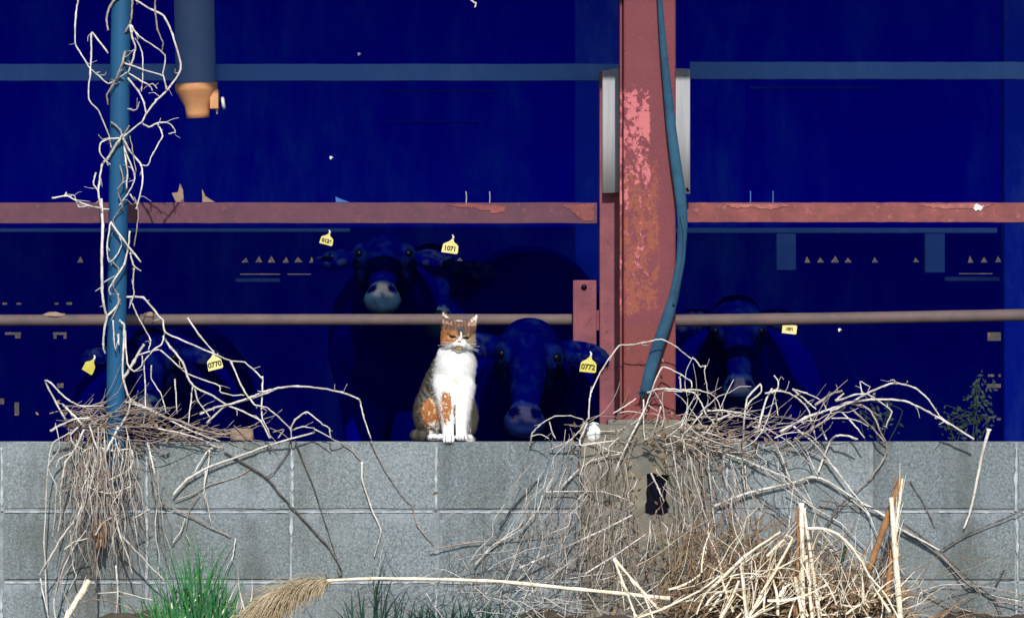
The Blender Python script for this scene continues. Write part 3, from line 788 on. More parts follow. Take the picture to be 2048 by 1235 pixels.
    for s in (-1, 1):
        bm = bmesh.new(); bmesh.ops.create_uvsphere(bm, u_segments=14, v_segments=10, radius=1)
        for v in bm.verts: v.co = hp((s*.0185+v.co.x*.0085, -.0375+v.co.y*.005, .0035+v.co.z*.0022))
        o = link('eye', bm_done(bm, 'eye', True), M_EYE); o.parent = e
    V2, F2 = [], []; rr = random.Random(4)
    for s in (-1, 1):
        for i in range(6):
            a = (s*.014, -.048, -.012-i*.0015); b2 = (s*(.045+rr.uniform(0, .014)), -.046, -.010-i*.005+rr.uniform(-.004, .004)); m = (s*.03, -.052, -.010-i*.003)
            tube_data(catmull([hp(a), hp(m), hp(b2)], 3), [.0004]*7, 4, V2, F2)
    o = link('whiskers', mesh('whiskers', V2, F2), M_WHITE); o.parent = e
    o['kind'] = 'stuff'
    bm = bmesh.new(); bmesh.ops.create_uvsphere(bm, u_segments=10, v_segments=8, radius=1)
    for v in bm.verts: v.co = hp((v.co.x*.0052*(1+.4*v.co.z), -.0495+v.co.y*.003, -.0075+v.co.z*.0032))
    o = link('nose', bm_done(bm, 'nose', True), simple('cat_nose', (.45, .20, .17), (.55, .27, .22), 80, .5, .1)); o.parent = e
cat()

# ------------------------------------------------------------------ cattle
def ear_tag(parent, c, w_, h_, rot, text, mat, shape=0, yaw=0):
    """c: centre of the tag in world space"""
    M = Matrix.Translation(c) @ Matrix.Rotation(R(yaw), 4, 'Z') @ Matrix.Rotation(R(rot), 4, 'Y')
    if shape == 0: pr = [(-.5, -.5), (.42, -.5), (.5, -.42), (.48, .0), (.40, .12), (.17, .28), (.14, .5), (.05, .5), (-.02, .38), (-.14, .26), (-.40, .10), (-.46, .02)]
    else: pr = [(-.5, -.5), (.42, -.5), (.5, -.42), (.5, .42), (.44, .5), (-.44, .5), (-.5, .42)]
    n = len(pr); t = .0014
    V = [M @ Vector((x*w_, -t+.05*h_*(0.5-z)*-.25, z*h_)) for x, z in pr]+[M @ Vector((x*w_, t+.05*h_*(0.5-z)*-.25, z*h_)) for x, z in pr]
    F = [tuple(range(n)), tuple(range(n, 2*n))[::-1]]+[(i, n+i, n+(i+1) % n, (i+1) % n) for i in range(n)]
    o = link('ear_tag', mesh('ear_tag', V, F), mat, parent)
    if shape == 0:
        sp = catmull([M @ Vector((.09*w_, 0, .45*h_)), M @ Vector((.11*w_, .001, .6*h_)), M @ Vector((.02*w_, .004, .72*h_))], 3)
        V, F = tube_data(sp, [.0032, .0032, .003, .0028, .0025, .0022, .002], 6); link('tag_stem', mesh('tag_stem', V, F, True), M_WHITE, o).matrix_parent_inverse = o.matrix_basis.inverted() @ Matrix()
        o.children[0].matrix_parent_inverse = (parent_world(o)).inverted()
    if text:
        cu = bpy.data.curves.new('digits', 'FONT'); cu.body = text; cu.size = h_*.43; cu.align_x = 'CENTER'; cu.align_y = 'CENTER'; cu.extrude = .0004; cu.offset = .0006; cu.space_character = .95
        tmp = bpy.data.objects.new('digits_src', cu); C.objects.link(tmp)
        dg = bpy.context.evaluated_depsgraph_get(); me = bpy.data.meshes.new_from_object(tmp.evaluated_get(dg)); bpy.data.objects.remove(tmp)
        me.transform(M @ Matrix.Translation((0, -t-.0012, -.20*h_ if shape == 0 else 0)) @ Matrix.Rotation(R(90), 4, 'X') @ Matrix.Scale(1.0, 4))
        me.materials.clear(); d = link('digits', me, M_INK); d.parent = o; d.matrix_parent_inverse = parent_world(o).inverted()
    return o
def parent_world(o):
    """world matrix without a depsgraph update"""
    m = o.matrix_basis
    if o.parent: m = parent_world(o.parent) @ o.matrix_parent_inverse @ m
    return m

def cow(label, poll, pitch, yaw, roll, S, body, tags, seed, h=.012, nose=1.0):
    """poll: world point on top of the head; body: (dx, shoulder y, shoulder z) of the trunk behind it"""
    poll = Vector(poll); e = empty('cow', (poll.x+body[0], poll.y+body[1]+.4, .12), label, 'cow', 'black cattle behind the wall')
    Rm = Matrix.Rotation(R(yaw), 3, 'Z') @ Matrix.Rotation(R(roll), 3, 'Y') @ Matrix.Rotation(R(pitch), 3, 'X'); Rn = np.array(Rm, np.float32)
    sx, sy, sz = poll.x+body[0], poll.y+body[1], body[2]
    lo = (min(poll.x-.30*S, sx-.38), poll.y-.34, .08); hi = (max(poll.x+.30*S, sx+.38), sy+1.25, max(poll.z+.1, sz+.42))
    G = grid(lo, hi, h); sh = G.shape[:3]; X = G.reshape(-1, 3); pl_ = np.array(poll, np.float32)
    H = ((X-pl_) @ Rn)/S
    g = ell(H, (0, .025, -.085), (.100, .085, .105))
    g = sm(g, ell(H, (0, .02, -.02), (.065, .06, .035)), .03)
    g = sm(g, rcone(H, (0, -.025, -.12), (0, -.022, -.32), .066, .044), .03)
    g = sm(g, rcone(H, (0, .075, -.14), (0, .025, -.34), .062, .038), .03)
    g = sm(g, ell(H, (0, -.012, -.365), (.064, .058, .044)), .02)
    for s in (-1, 1):
        g = sm(g, ell(H, (s*.078, -.030, -.125), (.030, .036, .034)), .02)
        g = np.maximum(g, -ell(H, (s*.092, -.058, -.145), (.016, .016, .012)))
        ear = ell(H, (s*.165, .035, -.065), (.085, .020, .046), Matrix.Rotation(R(s*14), 3, 'Y'))
        ear = np.maximum(ear, -ell(H, (s*.175, .012, -.068), (.062, .012, .028), Matrix.Rotation(R(s*14), 3, 'Y')))
        g = sm(g, ear, .02)
        g = np.maximum(g, -ell(H, (s*.034, -.068, -.360), (.013, .022, .016), Matrix.Rotation(R(s*-25), 3, 'Y')))
    g = np.maximum(g, -ell(H, (0, -.058, -.398), (.045, .03, .004)))
    g = g*S
    nb = poll+Rm @ Vector((0, .085*S, -.10*S))
    f = rcone(X, tuple(nb), (sx, sy, sz), .092*S, .19)
    f = sm(f, rcone(X, (sx, sy+.05, sz-.02), (sx, sy+.85, sz), .235, .245), .10)
    f = sm(f, ell(X, (sx, sy+.9, sz+.05), (.23, .22, .22)), .08)
    f = sm(f, g, .035)
    for dx, dy in ((-.13, .08), (.13, .08), (-.14, .92), (.14, .92)):
        f = sm(f, rcone(X, (sx+dx, sy+dy, sz-.1), (sx+dx, sy+dy, .40), .10, .05), .06); f = sm(f, rcone(X, (sx+dx, sy+dy, .42), (sx+dx, sy+dy-.01, .14), .05, .045), .02)
    V, F = surface_nets(f.reshape(sh), lo, h)
    Hv = ((V-np.array(poll)) @ Rn)/S; hx, hy, hz = Hv.T
    n1 = hashn(V+seed, 30); n2 = hashn(V+seed*2, 70); n3 = hashn(V*np.array([1, 1, .4])+seed, 120)
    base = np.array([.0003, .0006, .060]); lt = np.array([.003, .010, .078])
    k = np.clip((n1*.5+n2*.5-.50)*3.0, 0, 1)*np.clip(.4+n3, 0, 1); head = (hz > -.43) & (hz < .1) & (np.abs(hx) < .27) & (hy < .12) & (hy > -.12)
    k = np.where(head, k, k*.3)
    c = base+(lt-base)*k[:, None]; c[~head] = np.array([.0002, .0004, .11]); tr = np.clip((V[:, 1]-sy+.05)/.25, 0, 1)[:, None]; c = np.where(head[:, None], c, c*(1-tr)+np.array([.0002, .0004, .27])*tr)  # trunk colour raised to offset its shade, sunlit neck kept darker
    for s in (-1, 1):       # paler rings round the eyes
        q = ((hx-s*.09)/.035)**2+((hz+.155)/.045)**2; c = np.where((head & (q < 1) & (n2 > .3))[:, None], np.array([.002, .007, .064])*(.5+n2)[:, None], c)
    m = head & (hz < -.325) & (hy < .03)
    c = np.where(m[:, None], np.array([.018*nose, .042*nose, .085])*(.6+.8*n2)[:, None], c)
    m = head & (hy < -.03) & (np.abs(hx) < .026+.02*n2) & (hz < -.345) & (hz > -.39)
    c = np.where(m[:, None], (np.array([.085, .085, .10])*nose+np.array([0, 0, .06])*(1-nose))*(.6+.8*n2)[:, None], c)
    for s in (-1, 1):
        q = ((hx-s*.034)/.018)**2+((hz+.360)/.02)**2; c = np.where((head & (q < 1) & (hy < -.02))[:, None], np.array([.0005, .0008, .03]), c)
        m = head & (hx*s > .13) & (hy < .03) & (n3 > .55); c = np.where(m[:, None], np.array([.008, .014, .06])*(.5+n2)[:, None], c)
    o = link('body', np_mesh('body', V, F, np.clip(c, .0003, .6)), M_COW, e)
    for s in (-1, 1):
        bm = bmesh.new(); bmesh.ops.create_uvsphere(bm, u_segments=14, v_segments=10, radius=.015*S)
        ctr = poll+Rm @ (Vector((s*.083, -.043, -.143))*S)
        for v in bm.verts: v.co = v.co+ctr
        link('eye', bm_done(bm, 'eye', True), M_EYE, e)
    # short coarse coat on the head
    for tg in tags: ear_tag(e, *tg)
    return e, V, F, np.clip(c, .0003, .6), Rm, poll, S

def head_fur(res, seed, n=9000):
    e, V, F, c, Rm, poll, S = res; Hv = ((V-np.array(poll)) @ np.array(Rm))/S
    ok = (Hv[:, 2] > -.33) & (np.abs(Hv[:, 0]) < .27) & (Hv[:, 1] < .12) & (Hv[:, 2] < .1)
    F2 = F[ok[F].all(1)]
    inv = Matrix.Translation(-Vector(e.location)); V2 = V-np.array(e.location)
    fur('fur', V2, F2, c, e, (0, 0, 0), n, lambda p: np.full(len(p), .012), lambda p, N: np.tile(np.array([0., -.1, -1.]), (len(p), 1)), M_COW, seed, .0009, .3)

def yz(px, py, Y): return P(px, py, Y)
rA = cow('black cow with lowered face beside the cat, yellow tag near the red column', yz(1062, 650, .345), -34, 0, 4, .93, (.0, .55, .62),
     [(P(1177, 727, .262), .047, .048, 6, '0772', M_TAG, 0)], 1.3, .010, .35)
head_fur(rA, 21)
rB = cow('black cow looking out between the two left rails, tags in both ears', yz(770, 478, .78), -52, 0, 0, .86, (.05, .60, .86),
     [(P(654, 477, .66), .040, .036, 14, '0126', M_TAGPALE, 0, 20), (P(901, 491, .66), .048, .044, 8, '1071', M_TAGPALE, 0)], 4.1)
head_fur(rB, 22, 5000)
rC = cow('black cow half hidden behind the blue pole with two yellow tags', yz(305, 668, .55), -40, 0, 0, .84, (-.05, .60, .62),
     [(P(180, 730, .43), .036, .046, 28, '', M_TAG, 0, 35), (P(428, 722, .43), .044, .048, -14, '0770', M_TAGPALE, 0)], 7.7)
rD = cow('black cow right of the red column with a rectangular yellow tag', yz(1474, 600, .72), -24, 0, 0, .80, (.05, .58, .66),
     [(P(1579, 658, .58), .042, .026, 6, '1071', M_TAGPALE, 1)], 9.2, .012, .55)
head_fur(rD, 24, 4000)
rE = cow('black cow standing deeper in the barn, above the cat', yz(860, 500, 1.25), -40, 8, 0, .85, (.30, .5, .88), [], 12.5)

# ================================================================== plants
def stem_mesh(pts, r0, r1, rr, jitter=.0012, n=6, knots=True, V=None, F=None):
    pp = catmull(pts, 5)
    pp = [p+Vector((rr.uniform(-1, 1), rr.uniform(-1, 1), rr.uniform(-1, 1)))*jitter if 0 < i < len(pp)-1 else p for i, p in enumerate(pp)]
    m = len(pp); rad = []
    for i in range(m):
        t = i/(m-1); r = r0+(r1-r0)*t; r *= rr.uniform(.85, 1.15)
        if knots and i % 5 == 0 and rr.random() < .4: r *= 1.35
        rad.append(r)
    V, F = tube_data(pp, rad, n, V, F)
    if knots and n == 6:
        for i in range(2, m-2):
            if rr.random() < .10:
                t = (pp[i+1]-pp[i-1]).normalized(); d = (t*rr.uniform(.2, 1)+Vector((rr.gauss(0, .8), rr.gauss(0, .5), rr.gauss(0, .8)))).normalized(); L = rr.uniform(.008, .034)
                q = [pp[i], pp[i]+d*L*.5+Vector((rr.gauss(0, .003), 0, rr.gauss(0, .003))), pp[i]+d*L+Vector((rr.gauss(0, .006), rr.gauss(0, .004), rr.gauss(0, .006)))]
                q = catmull(q, 3); tube_data(q, [rad[i]*.5*(1-.6*k/len(q)) for k in range(len(q))], 4, V, F)
    return V, F
def depth_walk(pts, Y, amp, rr, close=False):
    """give a traced outline its own real depth, wandering smoothly round Y"""
    ph = rr.uniform(0, 6); fr = rr.uniform(.5, 1.1); out = []
    for i, q in enumerate(pts):
        y = q[2] if len(q) > 2 else Y+amp*math.sin(ph+i*fr)
        if close and q[1] > 884 and not 1150 < q[0] < 1412 and len(q) < 3: y = -.007+(y+.007)*.28
        out.append(P(q[0], q[1], y))
    return out
def vine(name, label, loc, stems, Y, amp, seed, mat=M_VINE, close=True):
    e = empty(name, loc, label, 'vine', 'dead vines on the barn front'); rr = random.Random(seed)
    for st in stems:
        w_, pts = st[0], st[1]; m = st[2] if len(st) > 2 else mat; y = st[3] if len(st) > 3 else Y; am = st[4] if len(st) > 4 else amp
        V, F = stem_mesh(depth_walk(pts, y, am, rr, close), w_*.31/SPX, w_*.20/SPX, rr, .0009)
        link('stem', mesh('stem', V, F, True), m, e)
    return e
T = M_VINE2; DK = M_VINED
pole_stems = [
 (6, [(156,-20),(156,0),(152,32),(150,86),(166,114),(180,137),(193,148),(216,167),(231,160),(254,145)]),
 (6, [(216,107),(184,65),(183,105),(180,147),(177,198),(197,221),(214,260),(219,275),(223,296)]),
 (8, [(262,-14),(271,0),(298,17),(327,32),(345,69),(362,138),(332,183),(313,200),(293,227),(282,245),(244,275)]),
 (8, [(265,-20),(265,2),(263,32),(260,48),(250,65)], T), (6, [(262,50),(277,72),(298,86),(330,110),(326,147),(332,179)]),
 (8, [(260,50),(265,76),(271,95),(265,122),(256,145)]), (5, [(271,76),(284,105),(286,139),(283,183)]),
 (6, [(246,125),(286,139),(326,152),(333,179)]), (8, [(250,103),(246,124),(237,145),(229,164),(214,190),(216,210)], T),
 (7, [(256,156),(277,183),(288,206),(292,227)]), (6, [(258,147),(282,162),(298,170),(305,181)]), (4, [(298,170),(307,168),(314,177)]),
 (5, [(255,217),(267,221),(275,217),(279,204)]), (6, [(311,-10),(310,19),(315,59),(326,86),(324,101)], T), (9, [(237,-8),(220,13),(213,36),(216,61)], T),
 (6, [(284,246),(298,254),(315,246),(334,245),(346,254),(351,264),(337,268)]), (5, [(316,248),(325,272),(306,306),(296,330),(284,330)]),
 (9, [(246,270),(232,290),(218,313),(204,330),(199,364),(197,381),(202,418)]), (6, [(244,277),(218,277),(201,286),(199,303),(207,316),(221,330)]),
 (7, [(246,276),(248,290),(252,323),(255,350),(253,377)]), (7, [(246,276),(258,300),(269,313),(282,330),(286,357),(280,388),(272,418)]),
 (6, [(250,300),(267,343),(269,360),(258,384),(238,411)]), (4, [(260,272),(265,299),(272,343)], T), (6, [(192,345),(187,367),(196,381)]),
 (6, [(104,396),(133,391),(153,401),(177,411),(204,417),(218,418)]), (4, [(128,393),(133,385),(130,392),(147,390),(152,399)]), (4, [(152,400),(158,414),(176,411)]),
 (5, [(260,388),(274,408)]), (6, [(222,244),(233,252),(242,262),(244,275)], T), (5, [(258,252),(252,262),(245,272)], T),
 (10, [(202,398),(206,450),(204,509),(204,575),(208,610),(214,631),(229,618),(237,606),(236,587)]), (8, [(214,631),(208,664),(206,688),(210,707)]),
 (8, [(221,443),(249,482),(282,524)]), (5, [(221,445),(214,493),(218,524),(233,511),(243,491),(239,470),(225,446)]),
 (6, [(268,395),(272,402),(277,423),(274,454),(268,493)], T), (7, [(260,462),(256,497),(249,528),(233,552),(218,579),(222,590)]), (5, [(206,565),(229,552)]),
 (6, [(260,505),(268,532),(282,542)]), (5, [(268,536),(266,567),(268,587),(258,616)]), (5, [(264,606),(276,633),(301,680),(297,699)]),
 (8, [(238,640),(248,650),(248,672),(245,750),(256,789),(261,799),(256,825),(241,851)]), (11, [(247,757),(268,722),(288,688)]),
 (6, [(250,660),(252,700),(256,730),(268,742),(284,730),(284,711)]), (5, [(226,640),(228,680),(231,700)]), (7, [(236,668),(238,690)]),
 (5, [(240,330),(246,360),(236,385),(244,412),(226,440),(236,470)], T), (5, [(222,520),(238,540),(226,570),(240,600),(222,640)], T),
]
vine('dry_vine', 'bleached dry vine looping up and around the blue pole', P(235, 880, -.07), pole_stems, -.092, .014, 1)
mid_stems = [
 (7, [(239,594),(286,595),(319,633),(326,641),(330,664),(373,684),(427,707),(462,721),(490,724),(525,757)]),
 (6, [(375,635),(400,672),(427,703)]), (8, [(326,672),(342,695),(365,723),(377,757),(389,773),(427,792),(459,812),(490,824),(521,841),(540,876)]),
 (6, [(330,664),(323,688),(307,699),(288,723)]), (5, [(272,711),(303,701),(323,701),(373,746),(412,761),(439,771),(441,783),(466,790),(490,789)]),
 (6, [(462,723),(486,777),(509,808),(532,814),(555,831),(581,858),(582,878)]), (6, [(525,752),(525,781),(523,820),(525,839)]),
 (7, [(400,828),(430,815),(470,805),(509,791),(528,783),(557,775),(596,772),(635,775),(684,784),(715,796),(720,802),(726,829),(742,877)]),
 (6, [(581,858),(590,839),(614,823),(645,848),(658,855),(662,875),(684,887)]), (4, [(684,887),(705,901),(722,920)], T, -.02), 
 (7, [(724,923),(725,960),(745,1020),(762,1060),(755,1090),(748,1112)], M_VINE, -.02, .004),
 (8, [(346,990),(375,957),(423,931),(473,914),(528,893),(581,877),(629,864)]), (5, [(629,858),(662,875)]), (5, [(582,880),(573,908),(548,943),(534,953)], DK, -.03, .004),
 (6, [(449,903),(504,935),(534,955),(560,986),(602,1032),(659,1096),(680,1133),(683,1147),(659,1160),(651,1147)], DK, -.02, .004),
 (4, [(590,880),(610,930),(630,981),(656,1061),(678,1131)], DK, -.015, .004), (5, [(288,720),(290,760),(291,817),(286,851)]), (5, [(303,730),(303,757),(323,789),(332,824)]),
 (6, [(350,757),(354,827)]), (5, [(385,773),(381,808),(377,847)]), (6, [(389,773),(396,800),(420,835)]), (7, [(415,845),(420,839),(451,812),(505,796),(560,775)]),
 (10, [(241,799),(274,806),(302,819),(330,834),(358,841),(400,858),(440,868),(470,866)], T), (7, [(250,803),(290,815),(340,840),(400,868),(440,882)]),
 (6, [(280,849),(311,856),(347,862),(380,870),(420,884)]), (5, [(581,861),(605,853),(629,856)]), (5, [(525,839),(536,858),(542,876)]),
 (5, [(556,876),(568,858),(546,864)], T), (4, [(413,884),(437,895),(448,888)]), (6, [(430,890),(412,905),(388,945)]), (5, [(420,900),(416,935),(408,975),(416,1010),(421,1045)]),
 (4, [(411,935),(408,985),(412,1010)]), (4, [(400,985),(380,1012),(372,1050)], T), (5, [(350,1000),(390,985),(420,968),(470,955),(505,935)], T, -.015),
 (4, [(345,1085),(362,1060),(370,1035)]), (4, [(372,1068),(380,1085)]), (5, [(320,1005),(380,1030),(425,1055),(462,1073)], T, -.03), (5, [(471,1075),(466,1110),(452,1140)], M_VINE, -.05),
 (4, [(742,880),(765,930),(800,985),(825,1010)], T, -.012, .003), (4, [(825,1010),(835,1050),(868,1090)], T, -.012, .003),
]
vine('dry_vine', 'tangled bleached vine sprawling over the wall between the pole and the cat', P(400, 880, -.03), mid_stems, -.045, .02, 2)
base_stems = [
 (7, [(132,840),(112,805),(90,762),(100,764),(118,783),(138,800),(162,811),(207,811)]), (8, [(101,861),(125,848),(149,838),(180,835)]), (8, [(127,810),(145,828),(162,845)]),
 (7, [(170,840),(142,868),(144,882),(153,892),(165,898)]), (5, [(142,864),(107,884),(99,910),(94,957),(91,1021),(88,1073),(90,1125),(92,1197),(98,1240)]),
 (7, [(168,858),(153,892),(131,925),(123,966),(120,987),(122,1030),(116,1062)]), (8, [(237,853),(216,895),(200,935),(179,966),(164,1009),(155,1030),(122,1077),(95,1122),(78,1150)]),
 (6, [(179,849),(190,886),(202,910),(209,948),(215,975),(222,1030)]), (7, [(149,918),(172,899),(194,894),(228,901),(261,896)]), (7, [(263,899),(267,920),(256,940),(213,961)]),
 (6, [(179,974),(200,983),(228,986),(261,972)]), (7, [(295,884),(304,922),(310,949)]), (6, [(228,1020),(240,1070),(255,1110),(265,1148)]), (6, [(243,1070),(290,1120),(331,1163)]),
 (6, [(190,1070),(205,1045),(235,1028)]), (6, [(268,1035),(300,1017)]), (6, [(128,1098),(150,1082),(175,1076)]), (6, [(190,1100),(194,1140),(190,1185)], T), (7, [(188,1060),(190,1150),(192,1185)], DK),
 (6, [(232,1130),(236,1190),(230,1240)]), (6, [(80,1150),(85,1180),(98,1236)]), (5, [(140,1060),(146,1130),(152,1150),(138,1180)]), (5, [(196,1186),(245,1184),(290,1196),(315,1200)], M_VINE, -.12),
 (5, [(163,1205),(190,1197),(235,1205),(280,1224),(300,1232)], T, -.12), (5, [(142,905),(118,918),(112,935)], M_VINE), (5, [(125,940),(160,965),(172,985)], T), (5, [(110,1195),(120,1140),(140,1080)], T),
 (6, [(150,1235),(130,1190),(118,1160)], T), (6, [(112,1240),(108,1200),(125,1140),(150,1090),(172,1060)], M_VINE),
]
vine('dry_vine', 'mass of hanging pale stems at the foot of the blue pole', P(200, 1200, -.09), base_stems, -.10, .02, 3, M_VINE, False)
# straight pale sticks
def stick(label, pts, w0, w1, Y, mat, name='cut_stalk', grp=None, cat='stalk', n=8):
    rr = random.Random(len(label)+int(pts[0][0])); pp = [P(q[0], q[1], q[2] if len(q) > 2 else Y) for q in pts]
    V, F = stem_mesh(pp, w0*.5/SPX, w1*.5/SPX, rr, .0006, n, True)
    if mat in (M_STRAW, M_REEDB) and name != 'twig':          # split slivers along the dry stalk
        d = (pp[-1]-pp[0]); L = d.length
        for k in range(5):
            t = rr.uniform(.05, .9); c0 = pp[0].lerp(pp[-1], t) if len(pp) < 4 else pp[int(t*(len(pp)-1))]; sd = Vector((rr.choice((-1, 1))*w0*.45/SPX, -.002, 0))
            ln_ = rr.uniform(.03, .10); u = (d/L+Vector((rr.gauss(0, .16), rr.gauss(0, .1), rr.gauss(0, .16)))).normalized()
            tube_data([c0+sd, c0+sd+u*ln_*.6, c0+sd*1.5+u*ln_], [.0014, .0012, .0003], 4, V, F)
    o = link(name, mesh(name, V, F, True), mat); o['label'] = label; o['category'] = cat
    if grp: o['group'] = grp
    return o
stick('thick pale cut stalk leaning at the bottom left corner', [(128, 1245, -.25), (150, 1205, -.23), (178, 1160, -.21)], 10, 12, -.22, M_STRAW)
stick('straight white stick leaning on the wall at the right edge', [(1978, 857, -.02), (1965, 905, -.018), (1948, 990, -.016), (1938, 1030, -.015), (1927, 1057, -.014)], 8, 3, -.03, M_VINE)

col_stems = [
 (5, [(1060,892),(1065,865),(1085,845),(1110,832),(1140,831),(1166,838)]), (4, [(1098,842),(1103,860),(1110,875)]), (4, [(1062,872),(1080,868),(1098,876)]),
 (5, [(1177,838),(1179,798),(1184,779),(1205,737),(1238,691),(1266,689),(1308,680),(1323,678),(1352,693),(1380,716),(1389,717),(1401,733),(1411,731),(1409,745),(1415,779),(1415,808),(1409,815)]),
 (6, [(1230,945),(1249,899),(1287,823),(1302,785),(1324,734),(1352,743),(1382,762),(1383,775)]), (6, [(1295,785),(1314,778),(1335,777),(1361,779),(1392,779),(1417,785),(1434,798),(1445,830)]),
 (6, [(1361,780),(1388,785),(1403,806),(1413,830),(1424,840),(1440,870)]), (5, [(1226,826),(1250,812),(1272,796)]), (6, [(1322,812),(1309,859)]), (5, [(1287,798),(1287,851),(1290,884)]),
 (6, [(1361,882),(1369,867),(1405,825)]), (6, [(1308,871),(1350,872),(1392,882),(1424,888),(1460,892)]), (6, [(1415,821),(1445,820),(1479,825),(1500,830)]), (6, [(1434,840),(1462,827),(1487,826)]),
 (7, [(1122,975),(1150,945),(1184,920),(1240,907)]), (5, [(1092,983),(1150,982),(1206,983),(1243,994),(1273,1012)]), (6, [(1100,898),(1136,883),(1160,860),(1177,835)]),
 (6, [(1000,1049),(1026,1012),(1055,983),(1074,960)], DK, -.03), (4, [(1074,960),(1088,940)]), (8, [(1040,1135),(1100,1108),(1166,1078),(1265,1029)], M_VINE, -.14), (6, [(1169,1148),(1230,1110),(1295,1065)], M_VINE, -.13),
 (5, [(950,1130),(985,1090),(1040,1060),(1075,1020),(1085,990)]), (5, [(860,1100),(930,1085),(1000,1078),(1060,1070),(1120,1062)], T, -.06), (7, [(1302,945),(1316,975),(1328,1002)], M_VINE, -.09),
 (5, [(1090,985),(1105,955)]), (6, [(1175,845),(1160,880),(1165,890),(1230,880)]), (5, [(1150,890),(1190,885),(1215,899),(1245,905)]),
 (5, [(1330,780),(1365,783)], M_WHITE), (5, [(1297,810),(1315,822)]), (6, [(1360,755),(1361,778)], M_VINE, .0, 0.),
]
vine('dry_vine', 'wiry bleached vine arching across the foot of the red column', P(1290, 900, -.06), col_stems, -.065, .02, 4)
right_stems = [
 (7, [(1485,900),(1488,845),(1491,818),(1495,795),(1521,768),(1522,784),(1501,801),(1493,818)]), (9, [(1510,890),(1517,856),(1531,803),(1544,776)]), (6, [(1547,780),(1556,776),(1556,761),(1548,751)]),
 (7, [(1530,786),(1554,781),(1579,786),(1602,801),(1617,820),(1625,850),(1632,878)]), (5, [(1547,782),(1552,803),(1556,831)]), (6, [(1585,778),(1611,799),(1632,818)]), (6, [(1585,778),(1613,786),(1640,799)]),
 (9, [(1630,810),(1661,788),(1684,781)], T), (9, [(1560,863),(1611,835),(1659,818),(1695,805),(1742,798),(1809,801),(1858,824),(1896,845),(1948,878)]),
 (7, [(1660,822),(1700,805),(1734,786),(1780,767),(1801,767),(1831,776),(1858,799),(1879,831),(1896,845)]), (8, [(1671,801),(1688,786)]), (6, [(1674,801),(1712,788),(1735,788),(1757,801),(1784,822),(1775,843),(1772,853)]),
 (7, [(1690,806),(1721,809),(1740,820),(1753,841),(1759,860),(1772,883)], T), (7, [(1700,814),(1734,845),(1763,875),(1774,892),(1767,919),(1742,953),(1711,982)], T, -.03, .01), (8, [(1580,890),(1611,866),(1653,839),(1674,824),(1691,814)], T),
 (6, [(1653,879),(1644,856),(1646,843),(1663,824)]), (8, [(1636,944),(1659,885),(1672,871),(1695,871),(1716,878)]), (5, [(1663,836),(1695,836),(1720,843),(1737,852)]), (6, [(1684,824),(1716,858),(1729,875)]),
 (7, [(1587,852),(1621,879),(1653,915),(1674,942),(1705,984),(1718,999),(1740,1030)]), (5, [(1590,875),(1611,896),(1627,934),(1636,951)]), (7, [(1500,850),(1526,860),(1552,890),(1566,919),(1575,946),(1590,975),(1625,1010)]),
 (6, [(1430,900),(1488,919),(1526,936),(1568,951),(1587,967),(1583,1000),(1577,1062)]), (10, [(1428,1012),(1480,990),(1526,978),(1579,966),(1625,953),(1653,961),(1701,991),(1768,1030),(1805,1060),(1840,1078),(1879,1100)]),
 (6, [(1805,1056),(1879,1106),(1934,1166),(1975,1174),(2048,1189)], T), (6, [(1805,1045),(1840,1070),(1879,1100),(1945,1163),(1990,1196),(2005,1236)], DK), (5, [(1886,1097),(1934,1067),(2000,1040),(2060,1014)], DK), (5, [(1831,1220),(1842,1185),(1879,1170),(1934,1167)]),
 (5, [(1842,1178),(1916,1215),(1975,1228),(2040,1232)], T), (5, [(1990,1172),(2012,1128)], DK), (5, [(1934,1167),(1985,1190),(2048,1203)]), (5, [(1640,1000),(1670,1005),(1676,1020),(1650,1050)], DK), (5, [(1676,1010),(1730,1012),(1790,1024)], DK),
 (5, [(1711,982),(1690,1002),(1670,1020),(1652,1056)], DK), (4, [(1820,960),(1850,1010),(1870,1055)], DK, -.012, .003), (5, [(1701,998),(1737,1028),(1760,1080),(1810,1150)]), (5, [(1518,1002),(1550,1022),(1573,1045)], DK), 
 (4, [(1725,788),(1720,762),(1740,773)]), (5, [(1573,980),(1620,1010),(1680,1045),(1735,1100)]), (6, [(1646,1060),(1643,1120),(1652,1160)], T), (5, [(1635,1080),(1680,1110),(1640,1060)], M_VINE), (5, [(1490,880),(1484,930),(1490,980)]), (5, [(1490,930),(1495,985)], M_VINE), (6, [(1450,900),(1446,940),(1455,975)]),
 (6, [(1415,900),(1420,960),(1428,1040),(1436,1110)], M_VINE), (6, [(1402,905),(1410,1000),(1418,1060)], T), (5, [(1795,767),(1788,760),(1782,760)]), (5, [(1990,1200),(2048,1212)], T),
]
vine('dry_vine', 'arching bleached vine stems right of the red column over the wall', P(1650, 1000, -.06), right_stems, -.06, .022, 5)

